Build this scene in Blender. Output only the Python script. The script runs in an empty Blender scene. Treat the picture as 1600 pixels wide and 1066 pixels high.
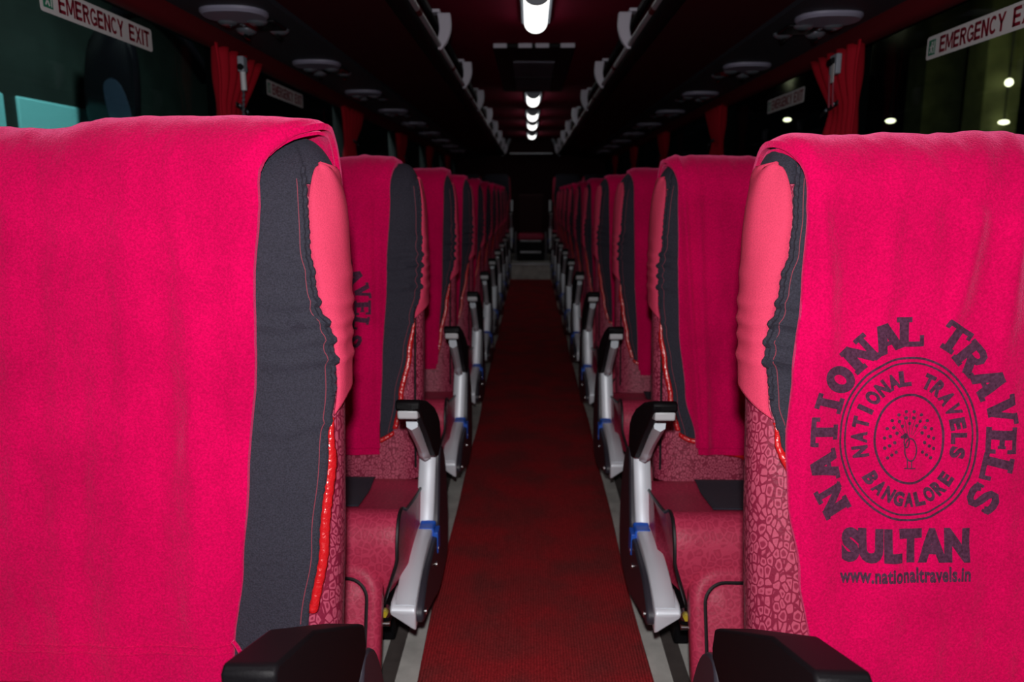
import bpy, bmesh, math, random
from mathutils import Vector, Matrix, noise
from mathutils.bvhtree import BVHTree

sc = bpy.context.scene
col = sc.collection
random.seed(7)
PI = math.pi

# ------------------------------------------------------------------ camera, world, light, exposure
F = 1200.0                                   # focal length in pixels of a 1600 px wide frame
CAMX, CAMZ = -0.015, 1.15
cam_d = bpy.data.cameras.new('camera')
cam_d.sensor_width = 36.0
cam_d.lens = F * 36.0 / 1600.0
cam_d.clip_start = 0.02
cam_d.dof.use_dof = True
cam_d.dof.focus_distance = 1.16
cam_d.dof.aperture_fstop = 5.2
cam = bpy.data.objects.new('camera', cam_d)
col.objects.link(cam)
cam.location = (CAMX, 0, CAMZ)
TILT = math.atan(228 / F)
cam.rotation_euler = (PI / 2 - TILT, 0, math.atan(28 / F * math.cos(TILT)))
sc.camera = cam

world = bpy.data.worlds.new('night_sky')
sc.world = world
world.use_nodes = True
world.node_tree.nodes['Background'].inputs[0].default_value = (0.55, 0.65, 0.8, 1)
world.node_tree.nodes['Background'].inputs[1].default_value = 0.0012

# the photographer's flash, just above the lens
fl = bpy.data.lights.new('camera_flash', 'SPOT')
fl.energy = 84
fl.color = (1.0, 0.97, 0.98)
fl.shadow_soft_size = 0.022
fl.spot_size = math.radians(150)
fl.spot_blend = 0.35
flo = bpy.data.objects.new('camera_flash', fl)
col.objects.link(flo)
flo.location = (CAMX - 0.005, -0.03, CAMZ + 0.13)
flo.rotation_euler = (PI / 2 - math.radians(10), 0, math.radians(1))

sc.view_settings.view_transform = 'Standard'
sc.view_settings.look = 'None'
sc.view_settings.exposure = 0.0
sc.view_settings.gamma = 1.0
sc.view_settings.use_curve_mapping = False

# ------------------------------------------------------------------ materials
def new_mat(name):
    m = bpy.data.materials.new(name)
    m.use_nodes = True
    nt = m.node_tree
    return m, nt, nt.nodes['Principled BSDF']

def N(nt, t, **kw):
    n = nt.nodes.new(t)
    for k, v in kw.items():
        setattr(n, k, v)
    return n

def plain(name, c, rough=0.5, metal=0.0, spec=0.5, bump=0.0, bscale=60.0, sheen=0.0, sheen_tint=None, vary=0.0, emit=None, estr=0.0):
    m, nt, b = new_mat(name)
    b.inputs['Base Color'].default_value = (*c, 1)
    b.inputs['Roughness'].default_value = rough
    b.inputs['Metallic'].default_value = metal
    b.inputs['Specular IOR Level'].default_value = spec
    if sheen:
        b.inputs['Sheen Weight'].default_value = sheen
        b.inputs['Sheen Roughness'].default_value = 0.45
        b.inputs['Sheen Tint'].default_value = (*(sheen_tint or c), 1)
    if bump or vary:
        tc = N(nt, 'ShaderNodeTexCoord')
        nz = N(nt, 'ShaderNodeTexNoise')
        nz.inputs['Scale'].default_value = bscale
        nz.inputs['Detail'].default_value = 4
        nt.links.new(tc.outputs['Object'], nz.inputs['Vector'])
        if bump:
            bp = N(nt, 'ShaderNodeBump')
            bp.inputs['Strength'].default_value = bump
            bp.inputs['Distance'].default_value = 0.004
            nt.links.new(nz.outputs['Fac'], bp.inputs['Height'])
            nt.links.new(bp.outputs['Normal'], b.inputs['Normal'])
        if vary:
            mr = N(nt, 'ShaderNodeMapRange')
            mr.inputs[1].default_value = 0.3
            mr.inputs[2].default_value = 0.7
            mr.inputs[3].default_value = 1 - vary
            mr.inputs[4].default_value = 1 + vary
            hs = N(nt, 'ShaderNodeHueSaturation')
            hs.inputs['Color'].default_value = (*c, 1)
            nt.links.new(nz.outputs['Fac'], mr.inputs[0])
            nt.links.new(mr.outputs[0], hs.inputs['Value'])
            nt.links.new(hs.outputs[0], b.inputs['Base Color'])
    if emit:
        b.inputs['Emission Color'].default_value = (*emit, 1)
        b.inputs['Emission Strength'].default_value = estr
    return m

def leopard(name, dark, mid, light, scale, rough=0.42, zs=0.62, spec=0.3):
    m, nt, b = new_mat(name)
    tc = N(nt, 'ShaderNodeTexCoord')
    mp = N(nt, 'ShaderNodeMapping')
    mp.inputs['Scale'].default_value = (1.0, 1.0, zs)
    nz = N(nt, 'ShaderNodeTexNoise')
    nz.inputs['Scale'].default_value = scale * 0.9
    mx = N(nt, 'ShaderNodeMix', data_type='RGBA')
    mx.inputs[0].default_value = 0.003
    vo = N(nt, 'ShaderNodeTexVoronoi')
    vo.inputs['Scale'].default_value = scale
    vo.inputs['Randomness'].default_value = 0.8
    nt.links.new(tc.outputs['Object'], mp.inputs[0])
    nt.links.new(mp.outputs[0], mx.inputs[6])
    nt.links.new(nz.outputs['Color'], mx.inputs[7])
    nt.links.new(mp.outputs[0], nz.inputs['Vector'])
    nt.links.new(mx.outputs[2], vo.inputs['Vector'])
    v2 = N(nt, 'ShaderNodeTexVoronoi', feature='F2')
    v2.inputs['Scale'].default_value = scale
    v2.inputs['Randomness'].default_value = 0.8
    nt.links.new(mx.outputs[2], v2.inputs['Vector'])
    sb = N(nt, 'ShaderNodeMath', operation='SUBTRACT')          # 0 on the borders between the spots, larger inside them
    nt.links.new(v2.outputs['Distance'], sb.inputs[0])
    nt.links.new(vo.outputs['Distance'], sb.inputs[1])
    cr = N(nt, 'ShaderNodeValToRGB')
    e = cr.color_ramp.elements
    e[0].position = 0.11; e[0].color = (*dark, 1)
    e[1].position = 0.19; e[1].color = (*light, 1)
    a = e.new(0.40); a.color = (*light, 1)
    a = e.new(0.55); a.color = (*mid, 1)
    nt.links.new(sb.outputs[0], cr.inputs[0])
    nt.links.new(cr.outputs[0], b.inputs['Base Color'])
    b.inputs['Roughness'].default_value = rough
    b.inputs['Specular IOR Level'].default_value = spec
    bp = N(nt, 'ShaderNodeBump')
    n2 = N(nt, 'ShaderNodeTexNoise')
    n2.inputs['Scale'].default_value = 160
    nt.links.new(tc.outputs['Object'], n2.inputs['Vector'])
    bp.inputs['Strength'].default_value = 0.25
    bp.inputs['Distance'].default_value = 0.003
    nt.links.new(n2.outputs['Fac'], bp.inputs['Height'])
    nt.links.new(bp.outputs['Normal'], b.inputs['Normal'])
    return m

def fleece(name, c, tint):
    m, nt, b = new_mat(name)
    tc = N(nt, 'ShaderNodeTexCoord')
    n1 = N(nt, 'ShaderNodeTexNoise'); n1.inputs['Scale'].default_value = 300; n1.inputs['Detail'].default_value = 4; n1.inputs['Roughness'].default_value = 0.65
    n2 = N(nt, 'ShaderNodeTexNoise'); n2.inputs['Scale'].default_value = 7; n2.inputs['Detail'].default_value = 2
    nt.links.new(tc.outputs['Object'], n1.inputs['Vector'])
    nt.links.new(tc.outputs['Object'], n2.inputs['Vector'])
    mr = N(nt, 'ShaderNodeMapRange'); mr.inputs[1].default_value = 0.36; mr.inputs[2].default_value = 0.68; mr.inputs[3].default_value = 0.78; mr.inputs[4].default_value = 1.2
    nt.links.new(n1.outputs['Fac'], mr.inputs[0])
    m2 = N(nt, 'ShaderNodeMapRange'); m2.inputs[1].default_value = 0.3; m2.inputs[2].default_value = 0.7; m2.inputs[3].default_value = 0.88; m2.inputs[4].default_value = 1.1
    nt.links.new(n2.outputs['Fac'], m2.inputs[0])
    mu = N(nt, 'ShaderNodeMath', operation='MULTIPLY')
    nt.links.new(mr.outputs[0], mu.inputs[0]); nt.links.new(m2.outputs[0], mu.inputs[1])
    hs = N(nt, 'ShaderNodeHueSaturation'); hs.inputs['Color'].default_value = (*c, 1)
    nt.links.new(mu.outputs[0], hs.inputs['Value'])
    nt.links.new(hs.outputs[0], b.inputs['Base Color'])
    b.inputs['Roughness'].default_value = 0.95
    b.inputs['Specular IOR Level'].default_value = 0.1
    b.inputs['Sheen Weight'].default_value = 0.9
    b.inputs['Sheen Roughness'].default_value = 0.4
    b.inputs['Sheen Tint'].default_value = (*tint, 1)
    bp = N(nt, 'ShaderNodeBump'); bp.inputs['Strength'].default_value = 0.55; bp.inputs['Distance'].default_value = 0.003
    nt.links.new(n1.outputs['Fac'], bp.inputs['Height'])
    nt.links.new(bp.outputs['Normal'], b.inputs['Normal'])
    return m

def satin(name, c):
    m, nt, b = new_mat(name)
    b.inputs['Base Color'].default_value = (*c, 1)
    b.inputs['Roughness'].default_value = 0.28
    b.inputs['Specular IOR Level'].default_value = 0.9
    tc = N(nt, 'ShaderNodeTexCoord')
    n1 = N(nt, 'ShaderNodeTexNoise'); n1.inputs['Scale'].default_value = 110
    bp = N(nt, 'ShaderNodeBump'); bp.inputs['Strength'].default_value = 0.6; bp.inputs['Distance'].default_value = 0.004
    nt.links.new(tc.outputs['Object'], n1.inputs['Vector'])
    nt.links.new(n1.outputs['Fac'], bp.inputs['Height'])
    nt.links.new(bp.outputs['Normal'], b.inputs['Normal'])
    return m

def carpet_mat(name, c, worn):
    m, nt, b = new_mat(name)
    tc = N(nt, 'ShaderNodeTexCoord')
    wv = N(nt, 'ShaderNodeTexWave', bands_direction='X'); wv.inputs['Scale'].default_value = 42; wv.inputs['Distortion'].default_value = 0.4; wv.inputs['Detail Scale'].default_value = 8
    n1 = N(nt, 'ShaderNodeTexNoise'); n1.inputs['Scale'].default_value = 5.5; n1.inputs['Detail'].default_value = 6
    n2 = N(nt, 'ShaderNodeTexNoise'); n2.inputs['Scale'].default_value = 260; n2.inputs['Detail'].default_value = 3
    for n in (wv, n1, n2):
        nt.links.new(tc.outputs['Object'], n.inputs['Vector'])
    cr = N(nt, 'ShaderNodeValToRGB')
    cr.color_ramp.elements[0].position = 0.36; cr.color_ramp.elements[0].color = (*worn, 1)
    cr.color_ramp.elements[1].position = 0.62; cr.color_ramp.elements[1].color = (*c, 1)
    nt.links.new(n1.outputs['Fac'], cr.inputs[0])
    mr = N(nt, 'ShaderNodeMapRange'); mr.inputs[3].default_value = 0.8; mr.inputs[4].default_value = 1.12
    nt.links.new(wv.outputs['Fac'], mr.inputs[0])
    m2 = N(nt, 'ShaderNodeMapRange'); m2.inputs[1].default_value = 0.3; m2.inputs[2].default_value = 0.7; m2.inputs[3].default_value = 0.6; m2.inputs[4].default_value = 1.4
    nt.links.new(n2.outputs['Fac'], m2.inputs[0])
    mu = N(nt, 'ShaderNodeMath', operation='MULTIPLY')
    nt.links.new(mr.outputs[0], mu.inputs[0]); nt.links.new(m2.outputs[0], mu.inputs[1])
    hs = N(nt, 'ShaderNodeHueSaturation')
    nt.links.new(cr.outputs[0], hs.inputs['Color']); nt.links.new(mu.outputs[0], hs.inputs['Value'])
    nt.links.new(hs.outputs[0], b.inputs['Base Color'])
    b.inputs['Roughness'].default_value = 0.95
    b.inputs['Specular IOR Level'].default_value = 0.1
    bp = N(nt, 'ShaderNodeBump'); bp.inputs['Strength'].default_value = 0.6; bp.inputs['Distance'].default_value = 0.004
    nt.links.new(wv.outputs['Fac'], bp.inputs['Height'])
    nt.links.new(bp.outputs['Normal'], b.inputs['Normal'])
    return m

def glass_mat(name, tint, gloss):
    m = bpy.data.materials.new(name)
    m.use_nodes = True
    nt = m.node_tree
    nt.nodes.clear()
    out = N(nt, 'ShaderNodeOutputMaterial')
    tr = N(nt, 'ShaderNodeBsdfTransparent'); tr.inputs[0].default_value = (*tint, 1)
    gl = N(nt, 'ShaderNodeBsdfGlossy'); gl.inputs['Roughness'].default_value = 0.02
    mx = N(nt, 'ShaderNodeMixShader'); mx.inputs[0].default_value = gloss
    nt.links.new(tr.outputs[0], mx.inputs[1]); nt.links.new(gl.outputs[0], mx.inputs[2])
    nt.links.new(mx.outputs[0], out.inputs[0])
    return m

M = {}
M['fleece'] = fleece('red_fleece', (0.69, 0.0, 0.090), (1.0, 0.16, 0.36))
M['black_cloth'] = plain('black_cover_cloth', (0.030, 0.029, 0.043), 0.8, spec=0.25, bump=0.35, bscale=420, vary=0.35, sheen=0.06, sheen_tint=(0.35, 0.37, 0.45))
M['pink_cloth'] = plain('pink_side_cloth', (0.74, 0.058, 0.135), 0.9, spec=0.15, bump=0.3, bscale=500, vary=0.12)
M['satin'] = satin('red_satin', (0.65, 0.01, 0.015))
M['leather'] = leopard('maroon_leopard_leather', (0.23, 0.015, 0.046), (0.27, 0.022, 0.058), (0.50, 0.082, 0.145), 104)
M['leather_big'] = leopard('maroon_leopard_cushion', (0.56, 0.046, 0.108), (0.53, 0.040, 0.098), (0.45, 0.031, 0.080), 62, 0.44, 0.9, 0.2)
M['piping'] = plain('black_piping', (0.012, 0.011, 0.013), 0.45)
M['black_plastic'] = plain('black_plastic', (0.0035, 0.003, 0.004), 0.55, spec=0.16, bump=0.12, bscale=500)
M['dark_and_shaded_plastic'] = plain('dark_shell_shaded_side_plastic', (0.035, 0.033, 0.045), 0.4)
M['silver'] = plain('silver_plastic', (0.86, 0.93, 1.0), 0.5, metal=0.22, bump=0.03, bscale=900)
M['steel'] = plain('steel', (0.6, 0.6, 0.6), 0.25, metal=1.0)
M['white_plastic'] = plain('white_plastic', (0.6, 0.62, 0.64), 0.4)
M['silver'].node_tree.nodes['Principled BSDF'].inputs['Coat Weight'].default_value = 1.0
M['silver'].node_tree.nodes['Principled BSDF'].inputs['Coat Roughness'].default_value = 0.33
M['blue'] = plain('blue_clip', (0.02, 0.12, 0.62), 0.4)
M['yellow'] = plain('yellow_nut', (0.55, 0.42, 0.03), 0.4)
M['print'] = plain('dark_print', (0.080, 0.026, 0.056), 0.95, spec=0.1, bump=0.5, bscale=230, vary=0.35, sheen=0.25, sheen_tint=(0.5, 0.2, 0.35))
M['stitch'] = plain('red_stitch', (0.30, 0.05, 0.08), 0.8)
M['carpet'] = carpet_mat('red_ribbed_carpet', (0.48, 0.028, 0.036), (0.29, 0.040, 0.042))
M['vinyl'] = plain('grey_vinyl_floor', (0.60, 0.59, 0.55), 0.6, vary=0.2, bscale=12)
M['vinyl_dark'] = plain('dark_vinyl', (0.09, 0.075, 0.07), 0.5, vary=0.2, bscale=20)
M['alu'] = plain('aluminium', (0.42, 0.43, 0.46), 0.4, metal=0.8)
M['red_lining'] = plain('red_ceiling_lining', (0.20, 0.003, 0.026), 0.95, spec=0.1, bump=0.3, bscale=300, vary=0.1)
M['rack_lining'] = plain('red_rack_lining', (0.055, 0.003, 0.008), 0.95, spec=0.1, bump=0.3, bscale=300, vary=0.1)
M['red_trim'] = plain('red_padded_trim', (0.10, 0.003, 0.007), 0.7, spec=0.2)
M['navy'] = plain('navy_panel', (0.022, 0.024, 0.034), 0.6, bump=0.1, bscale=200)
M['lilac'] = plain('grey_service_plate', (0.24, 0.23, 0.31), 0.5)
M['chrome_dim'] = plain('dim_chrome', (0.30, 0.34, 0.40), 0.25, metal=0.7)
M['black_gloss'] = plain('black_gloss', (0.006, 0.006, 0.007), 0.2)
M['bracket'] = plain('pale_bracket', (0.56, 0.54, 0.63), 0.45)
M['rail_grey'] = plain('grey_rail', (0.40, 0.39, 0.43), 0.4, metal=0.3)
M['curtain'] = plain('red_curtain', (0.38, 0.004, 0.016), 0.85, spec=0.2, bump=0.1, bscale=300, sheen=0.2)
M['wall'] = plain('dark_wall_lining', (0.03, 0.012, 0.014), 0.8)
M['rear'] = plain('rear_lining_and_dimmed_seat', (0.03, 0.004, 0.006), 0.9)
M['rubber'] = plain('black_rubber', (0.006, 0.006, 0.007), 0.6)
M['glass'] = glass_mat('tinted_window_glass', (0.55, 0.6, 0.6), 0.03)
M['lamp'] = plain('lit_diffuser', (0.8, 0.8, 0.8), 0.4, emit=(1.0, 1.0, 0.97), estr=2.3)
M['lamp_cap'] = plain('grey_lamp_cap', (0.30, 0.33, 0.38), 0.5)
M['sticker'] = plain('white_sticker', (0.62, 0.60, 0.60), 0.5)
M['sticker_red'] = plain('maroon_lettering', (0.20, 0.006, 0.02), 0.5)
M['sticker_green'] = plain('green_pictogram', (0.012, 0.17, 0.09), 0.5)
M['coach_green'] = plain('parked_coach_green', (0.020, 0.034, 0.030), 0.5, vary=0.25, bscale=3)
M['coach_teal'] = plain('parked_coach_teal', (0.24, 0.74, 0.78), 0.5)
M['coach_dark'] = plain('parked_coach_dark', (0.004, 0.004, 0.006), 0.25)
M['coach_mirror'] = plain('mirror_glass', (0.03, 0.045, 0.075), 0.15)
M['concrete'] = plain('pale_concrete', (0.14, 0.15, 0.07), 0.9, vary=0.3, bscale=3)
M['asphalt'] = plain('asphalt', (0.02, 0.02, 0.02), 0.9, vary=0.3, bscale=8)
M['street_lamp'] = plain('street_lamp_lens', (0.8, 0.8, 0.7), 0.4, emit=(1.0, 0.92, 0.55), estr=9.0)

# ------------------------------------------------------------------ mesh helpers
class MB:
    """collects shapes and links them as ONE mesh object"""
    def __init__(self):
        self.bm = bmesh.new()
    def grid(self, pts, closed_u=False):
        """pts[i][j] -> quads"""
        vs = [[self.bm.verts.new(p) for p in row] for row in pts]
        n = len(vs)
        for i in range(n if closed_u else n - 1):
            a, b = vs[i], vs[(i + 1) % n]
            for j in range(len(a) - 1):
                try:
                    self.bm.faces.new((a[j], a[j + 1], b[j + 1], b[j]))
                except ValueError:
                    pass
        return vs
    def loft(self, rings, cap=True):
        vs = [[self.bm.verts.new(p) for p in r] for r in rings]
        for a, b in zip(vs, vs[1:]):
            n = len(a)
            for j in range(n):
                self.bm.faces.new((a[j], a[(j + 1) % n], b[(j + 1) % n], b[j]))
        if cap:
            self.bm.faces.new(list(reversed(vs[0])))
            self.bm.faces.new(vs[-1])
        return vs
    def box(self, x0, x1, y0, y1, z0, z1):
        p = [(x, y, z) for x in (x0, x1) for y in (y0, y1) for z in (z0, z1)]
        v = [self.bm.verts.new(q) for q in p]
        for f in ((0, 1, 3, 2), (4, 6, 7, 5), (0, 4, 5, 1), (2, 3, 7, 6), (0, 2, 6, 4), (1, 5, 7, 3)):
            self.bm.faces.new([v[i] for i in f])
    def tube(self, pts, r, seg=8, closed=False, cap=True):
        pts = [Vector(p) for p in pts]
        n = len(pts)
        rings = []
        up = None
        for i, p in enumerate(pts):
            if closed:
                t = pts[(i + 1) % n] - pts[i - 1]
            else:
                t = pts[min(i + 1, n - 1)] - pts[max(i - 1, 0)]
            t.normalize()
            if up is None:
                up = Vector((0, 0, 1)) if abs(t.z) < 0.9 else Vector((1, 0, 0))
            a = t.cross(up)
            if a.length < 1e-5:
                a = t.cross(Vector((1, 0.3, 0)))
            a.normalize()
            b = a.cross(t).normalized()
            up = b
            rings.append([p + (a * math.cos(k * 2 * PI / seg) + b * math.sin(k * 2 * PI / seg)) * r for k in range(seg)])
        if closed:
            rings.append(rings[0])
            vs = [[self.bm.verts.new(q) for q in rr] for rr in rings[:-1]]
            for i in range(n):
                a, b = vs[i], vs[(i + 1) % n]
                for j in range(seg):
                    self.bm.faces.new((a[j], a[(j + 1) % seg], b[(j + 1) % seg], b[j]))
        else:
            self.loft(rings, cap)
    def dome(self, c, r, h, axis=-1, seg=16, rings=5):
        """half ellipsoid hanging from c (axis -1: downwards)"""
        rr = []
        for i in range(rings):
            t = i / rings * PI / 2
            rr.append([(c[0] + r * math.cos(t) * math.cos(k * 2 * PI / seg), c[1] + r * math.cos(t) * math.sin(k * 2 * PI / seg), c[2] + axis * h * math.sin(t)) for k in range(seg)])
        vs = self.loft(rr, False)
        top = self.bm.verts.new((c[0], c[1], c[2] + axis * h))
        for j in range(seg):
            self.bm.faces.new((vs[-1][j], vs[-1][(j + 1) % seg], top))
        self.bm.faces.new(list(reversed(vs[0])))
    def prism(self, prof, x0, x1):
        """profile in (y, z), swept along x"""
        self.loft([[(x0, y, z) for y, z in prof], [(x1, y, z) for y, z in prof]])
    def build(self, name, mat, parent=None, smooth=True, angle=40, bevel=0.0, bseg=2, recalc=True, loc=None):
        bmesh.ops.remove_doubles(self.bm, verts=self.bm.verts, dist=1e-6)
        if recalc:
            bmesh.ops.recalc_face_normals(self.bm, faces=self.bm.faces)
        me = bpy.data.meshes.new(name)
        self.bm.to_mesh(me)
        self.bm.free()
        me.materials.append(mat)
        if smooth:
            for p in me.polygons:
                p.use_smooth = True
            me.set_sharp_from_angle(angle=math.radians(angle))
        o = bpy.data.objects.new(name, me)
        col.objects.link(o)
        if parent:
            o.parent = parent
        if loc:
            o.location = loc
        if bevel:
            b = o.modifiers.new('edge_round', 'BEVEL')
            b.width = bevel
            b.segments = bseg
            b.limit_method = 'ANGLE'
            b.angle_limit = math.radians(35)
            b.harden_normals = False
        return o

def thing(name, label, cat, loc=(0, 0, 0), group=None):
    o = bpy.data.objects.new(name, None)
    col.objects.link(o)
    o.location = loc
    o.empty_display_size = 0.1
    return tag(o, label, cat, group)

def tag(o, label, cat, group=None, kind=None):
    o['label'] = label
    o['category'] = cat
    if group:
        o['group'] = group
    if kind:
        o['kind'] = kind
    return o

def struct(o):
    o['kind'] = 'structure'
    return o

def copy_tree(o, parent=None):
    c = o.copy()
    col.objects.link(c)
    c.parent = parent
    for ch in list(o.children):
        copy_tree(ch, c)
    return c

def smooth_closed(pts, sub=4):
    """Catmull-Rom through a closed list of 2-D points"""
    out = []
    n = len(pts)
    for i in range(n):
        p0, p1, p2, p3 = pts[i - 1], pts[i], pts[(i + 1) % n], pts[(i + 2) % n]
        for k in range(sub):
            t = k / sub
            out.append(tuple(0.5 * (2 * b + (c - a) * t + (2 * a - 5 * b + 4 * c - d) * t * t + (3 * b - a - 3 * c + d) * t ** 3) for a, b, c, d in zip(p0, p1, p2, p3)))
    return out

def smooth_open(pts, sub=5):
    out = []
    n = len(pts)
    for i in range(n - 1):
        p0, p1, p2, p3 = pts[max(i - 1, 0)], pts[i], pts[i + 1], pts[min(i + 2, n - 1)]
        for k in range(sub):
            t = k / sub
            out.append(tuple(0.5 * (2 * b + (c - a) * t + (2 * a - 5 * b + 4 * c - d) * t * t + (3 * b - a - 3 * c + d) * t ** 3) for a, b, c, d in zip(p0, p1, p2, p3)))
    out.append(tuple(pts[-1]))
    return out

def lerp_table(tab, x):
    if x <= tab[0][0]:
        return tab[0][1]
    for (a, va), (b, vb) in zip(tab, tab[1:]):
        if x <= b:
            t = (x - a) / (b - a)
            t = t * t * (3 - 2 * t)
            return va + (vb - va) * t
    return tab[-1][1]

# ------------------------------------------------------------------ the bus itself (setting)
Y0, Y1 = -1.2, 12.7
WALL = 1.185
b = MB(); b.box(-1.25, 1.25, Y0, Y1, -0.06, 0.0); struct(b.build('floor', M['vinyl'], smooth=False))
for s, nm in ((-1, 'left'), (1, 'right')):
    # lower side wall up to the window sill
    b = MB(); b.box(s * 1.19, s * 1.25, Y0, Y1, 0.0, 0.86); struct(b.build('wall_' + nm, M['wall'], smooth=False))
    # wall above the windows
    b = MB(); b.box(s * 1.19, s * 1.25, Y0, Y1, 1.70, 2.02); struct(b.build('wall_upper_' + nm, M['wall'], smooth=False))
    # dark floor strip and seat rail
b = MB()
for s in (-1, 1):
    b.box(s * 0.335, s * 0.375, Y0, 10.6, 0.0, 0.004)
struct(b.build('trim_1', M['vinyl_dark'], smooth=False))
b = MB()
for s in (-1, 1):
    b.box(s * 0.405, s * 0.43, Y0, 10.6, 0.0, 0.012)
    b.box(s * 0.435, s * 0.445, Y0, 10.6, 0.0, 0.006)
struct(b.build('trim_2', M['alu'], smooth=False))

# rear platform with a metal nosing
b = MB(); b.box(-1.19, 1.19, 10.62, Y1, 0.0, 0.215); struct(b.build('floor_rear_step', M['vinyl'], smooth=False))
b = MB(); b.box(-0.30, 0.30, 10.60, 10.66, 0.205, 0.224); struct(b.build('trim_step_nosing', M['alu'], bevel=0.004))
# rear wall
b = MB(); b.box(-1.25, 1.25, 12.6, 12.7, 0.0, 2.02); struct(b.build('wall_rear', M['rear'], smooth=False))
# wall behind the camera is left open towards the cab; ceiling
b = MB(); b.box(-1.25, 1.25, Y0, Y1, 2.0, 2.06); struct(b.build('ceiling', M['red_lining'], smooth=False))
# red padded rail above each window (the curtain pelmet) and the navy strip that carries the service panels
for s, nm in ((-1, 'left'), (1, 'right')):
    b = MB()
    prof = smooth_closed([(s * 1.115, 1.735), (s * 1.11, 1.70), (s * 1.125, 1.672), (s * 1.165, 1.668), (s * 1.188, 1.69), (s * 1.188, 1.735)], 4)
    b.loft([[(x, y, z) for x, z in prof] for y in (Y0, 12.6)])
    struct(b.build('trim_pelmet_' + nm, M['red_trim']))
    b = MB(); b.box(s * 0.80, s * 1.12, Y0, 12.6, 1.722, 1.745); struct(b.build('trim_service_strip_' + nm, M['navy'], smooth=False))

# windows: pillars at these depths, panes between
PIL = [-1.0, 1.10, 3.10, 5.02, 6.94, 8.86, 10.78, 12.55]
wn = 1
for s in (-1, 1):
    for k in range(len(PIL) - 1):
        b = MB(); b.box(s * 1.186, s * 1.192, PIL[k] + 0.07, PIL[k + 1] - 0.07, 0.86, 1.70)
        struct(b.build('window_%d' % wn, M['glass'], smooth=False)); wn += 1
    for k, y in enumerate(PIL):
        b = MB(); b.box(s * 1.184, s * 1.25, y - 0.07, y + 0.07, 0.86, 1.70)
        struct(b.build('trim_pillar_%s_%d' % ('left' if s < 0 else 'right', k + 1), M['rubber'], smooth=False))

# aisle carpet runner
b = MB()
rows_ = []
for i in range(90):
    y = Y0 + (10.585 - Y0) * i / 89
    wob = 0.004 * math.sin(y * 2.1) + 0.003 * math.sin(y * 5.3)
    e = [(-0.281 + wob, 0.0015), (-0.278 + wob, 0.008)] + [(-0.27 + 0.54 * j / 12, 0.009 + 0.0012 * noise.noise((j * 0.6, y * 3, 0))) for j in range(13)] + [(0.285 + wob, 0.008), (0.288 + wob, 0.0015)]
    rows_.append([(x, y, z) for x, z in e])
b.grid(rows_)
tag(b.build('aisle_carpet', M['carpet']), 'worn red ribbed carpet runner along the grey aisle floor', 'carpet')

# ------------------------------------------------------------------ luggage racks
def rack(s):
    side = 'left' if s < 0 else 'right'
    root = thing('luggage_rack', 'overhead luggage rack with dark red underside above the %s seats' % side, 'luggage rack', (s * 0.6, 3, 1.75), 'luggage racks over the seats')
    X = lambda u: s * u - s * 0.6
    Y = lambda y: y - 3
    Z = lambda z: z - 1.75
    def B():
        return MB()
    b = B(); prof = [(0.45, 1.752), (0.82, 1.738), (0.82, 1.752), (0.45, 1.766)]
    b.loft([[(X(u), Y(y), Z(z)) for u, z in prof] for y in (Y0, 12.0)])
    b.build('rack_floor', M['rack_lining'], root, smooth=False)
    b = B(); prof = smooth_closed([(0.405, 1.757), (0.425, 1.742), (0.465, 1.744), (0.47, 1.762), (0.44, 1.772), (0.41, 1.772)], 3)
    b.loft([[(X(u), Y(y), Z(z)) for u, z in prof] for y in (Y0, 12.0)])
    b.build('lip', M['black_plastic'], root)
    b = B()
    b.tube([(X(0.402), Y(Y0 + i * (12.0 - Y0) / 6), Z(1.772)) for i in range(7)], 0.0125, 10)
    ra = b.build('hand_rail', M['rail_grey'], root)
    for k in range(8):
        yy = 2.75 + k * 1.2
        b = MB(); b.tube([(X(0.402), Y(yy), Z(1.772)), (X(0.402), Y(yy + 0.07), Z(1.772))], 0.0131, 10); b.build('rail_joint', M['red_trim'], ra)
    b = B(); b.tube([(X(0.44), Y(Y0), Z(1.905)), (X(0.44), Y(12.0), Z(1.905))], 0.016, 8); b.build('upper_rod', M['black_plastic'], root)
    b = B(); prof = [(0.80, 1.75), (0.84, 1.75), (0.70, 2.0), (0.66, 2.0)]
    b.loft([[(X(u), Y(y), Z(z)) for u, z in prof] for y in (Y0, 12.0)])
    b.build('back_panel', M['black_plastic'], root, smooth=False)
    for k in range(9):
        yy = 2.2 + 1.2 * k
        b = B()
        outer = smooth_open([(0.392, 1.752), (0.364, 1.792), (0.350, 1.84), (0.352, 1.90)], 5)
        inner = smooth_open([(0.425, 1.760), (0.408, 1.795), (0.399, 1.84), (0.407, 1.90)], 5)
        prof = outer + inner[::-1]
        b.loft([[(X(u), Y(yy + dy), Z(z)) for u, z in prof] for dy in (0, 0.035)])
        br = b.build('bracket', M['bracket'], root, bevel=0.004)
        b = B(); b.box(*sorted((X(0.395), X(0.43))), Y(yy - 0.01), Y(yy + 0.05), Z(1.90), Z(1.912))
        b.build('bracket_flange', M['bracket'], br, smooth=False)
    # end cheek at the rear
    b = B(); prof = [(0.36, 1.99), (0.44, 1.76), (0.82, 1.73), (0.70, 1.99)]
    b.loft([[(X(u), Y(y), Z(z)) for u, z in prof] for y in (12.0, 12.06)])
    b.build('end_cheek', M['navy'], root, bevel=0.006)
    b = B(); prof = [(0.30, 1.99), (0.34, 1.99), (0.46, 1.74), (0.42, 1.72)]
    b.loft([[(X(u), Y(y), Z(z)) for u, z in prof] for y in (11.9, 12.0)])
    b.build('end_fairing', M['lamp_cap'], root, bevel=0.008)
rack(-1); rack(1)

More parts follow.
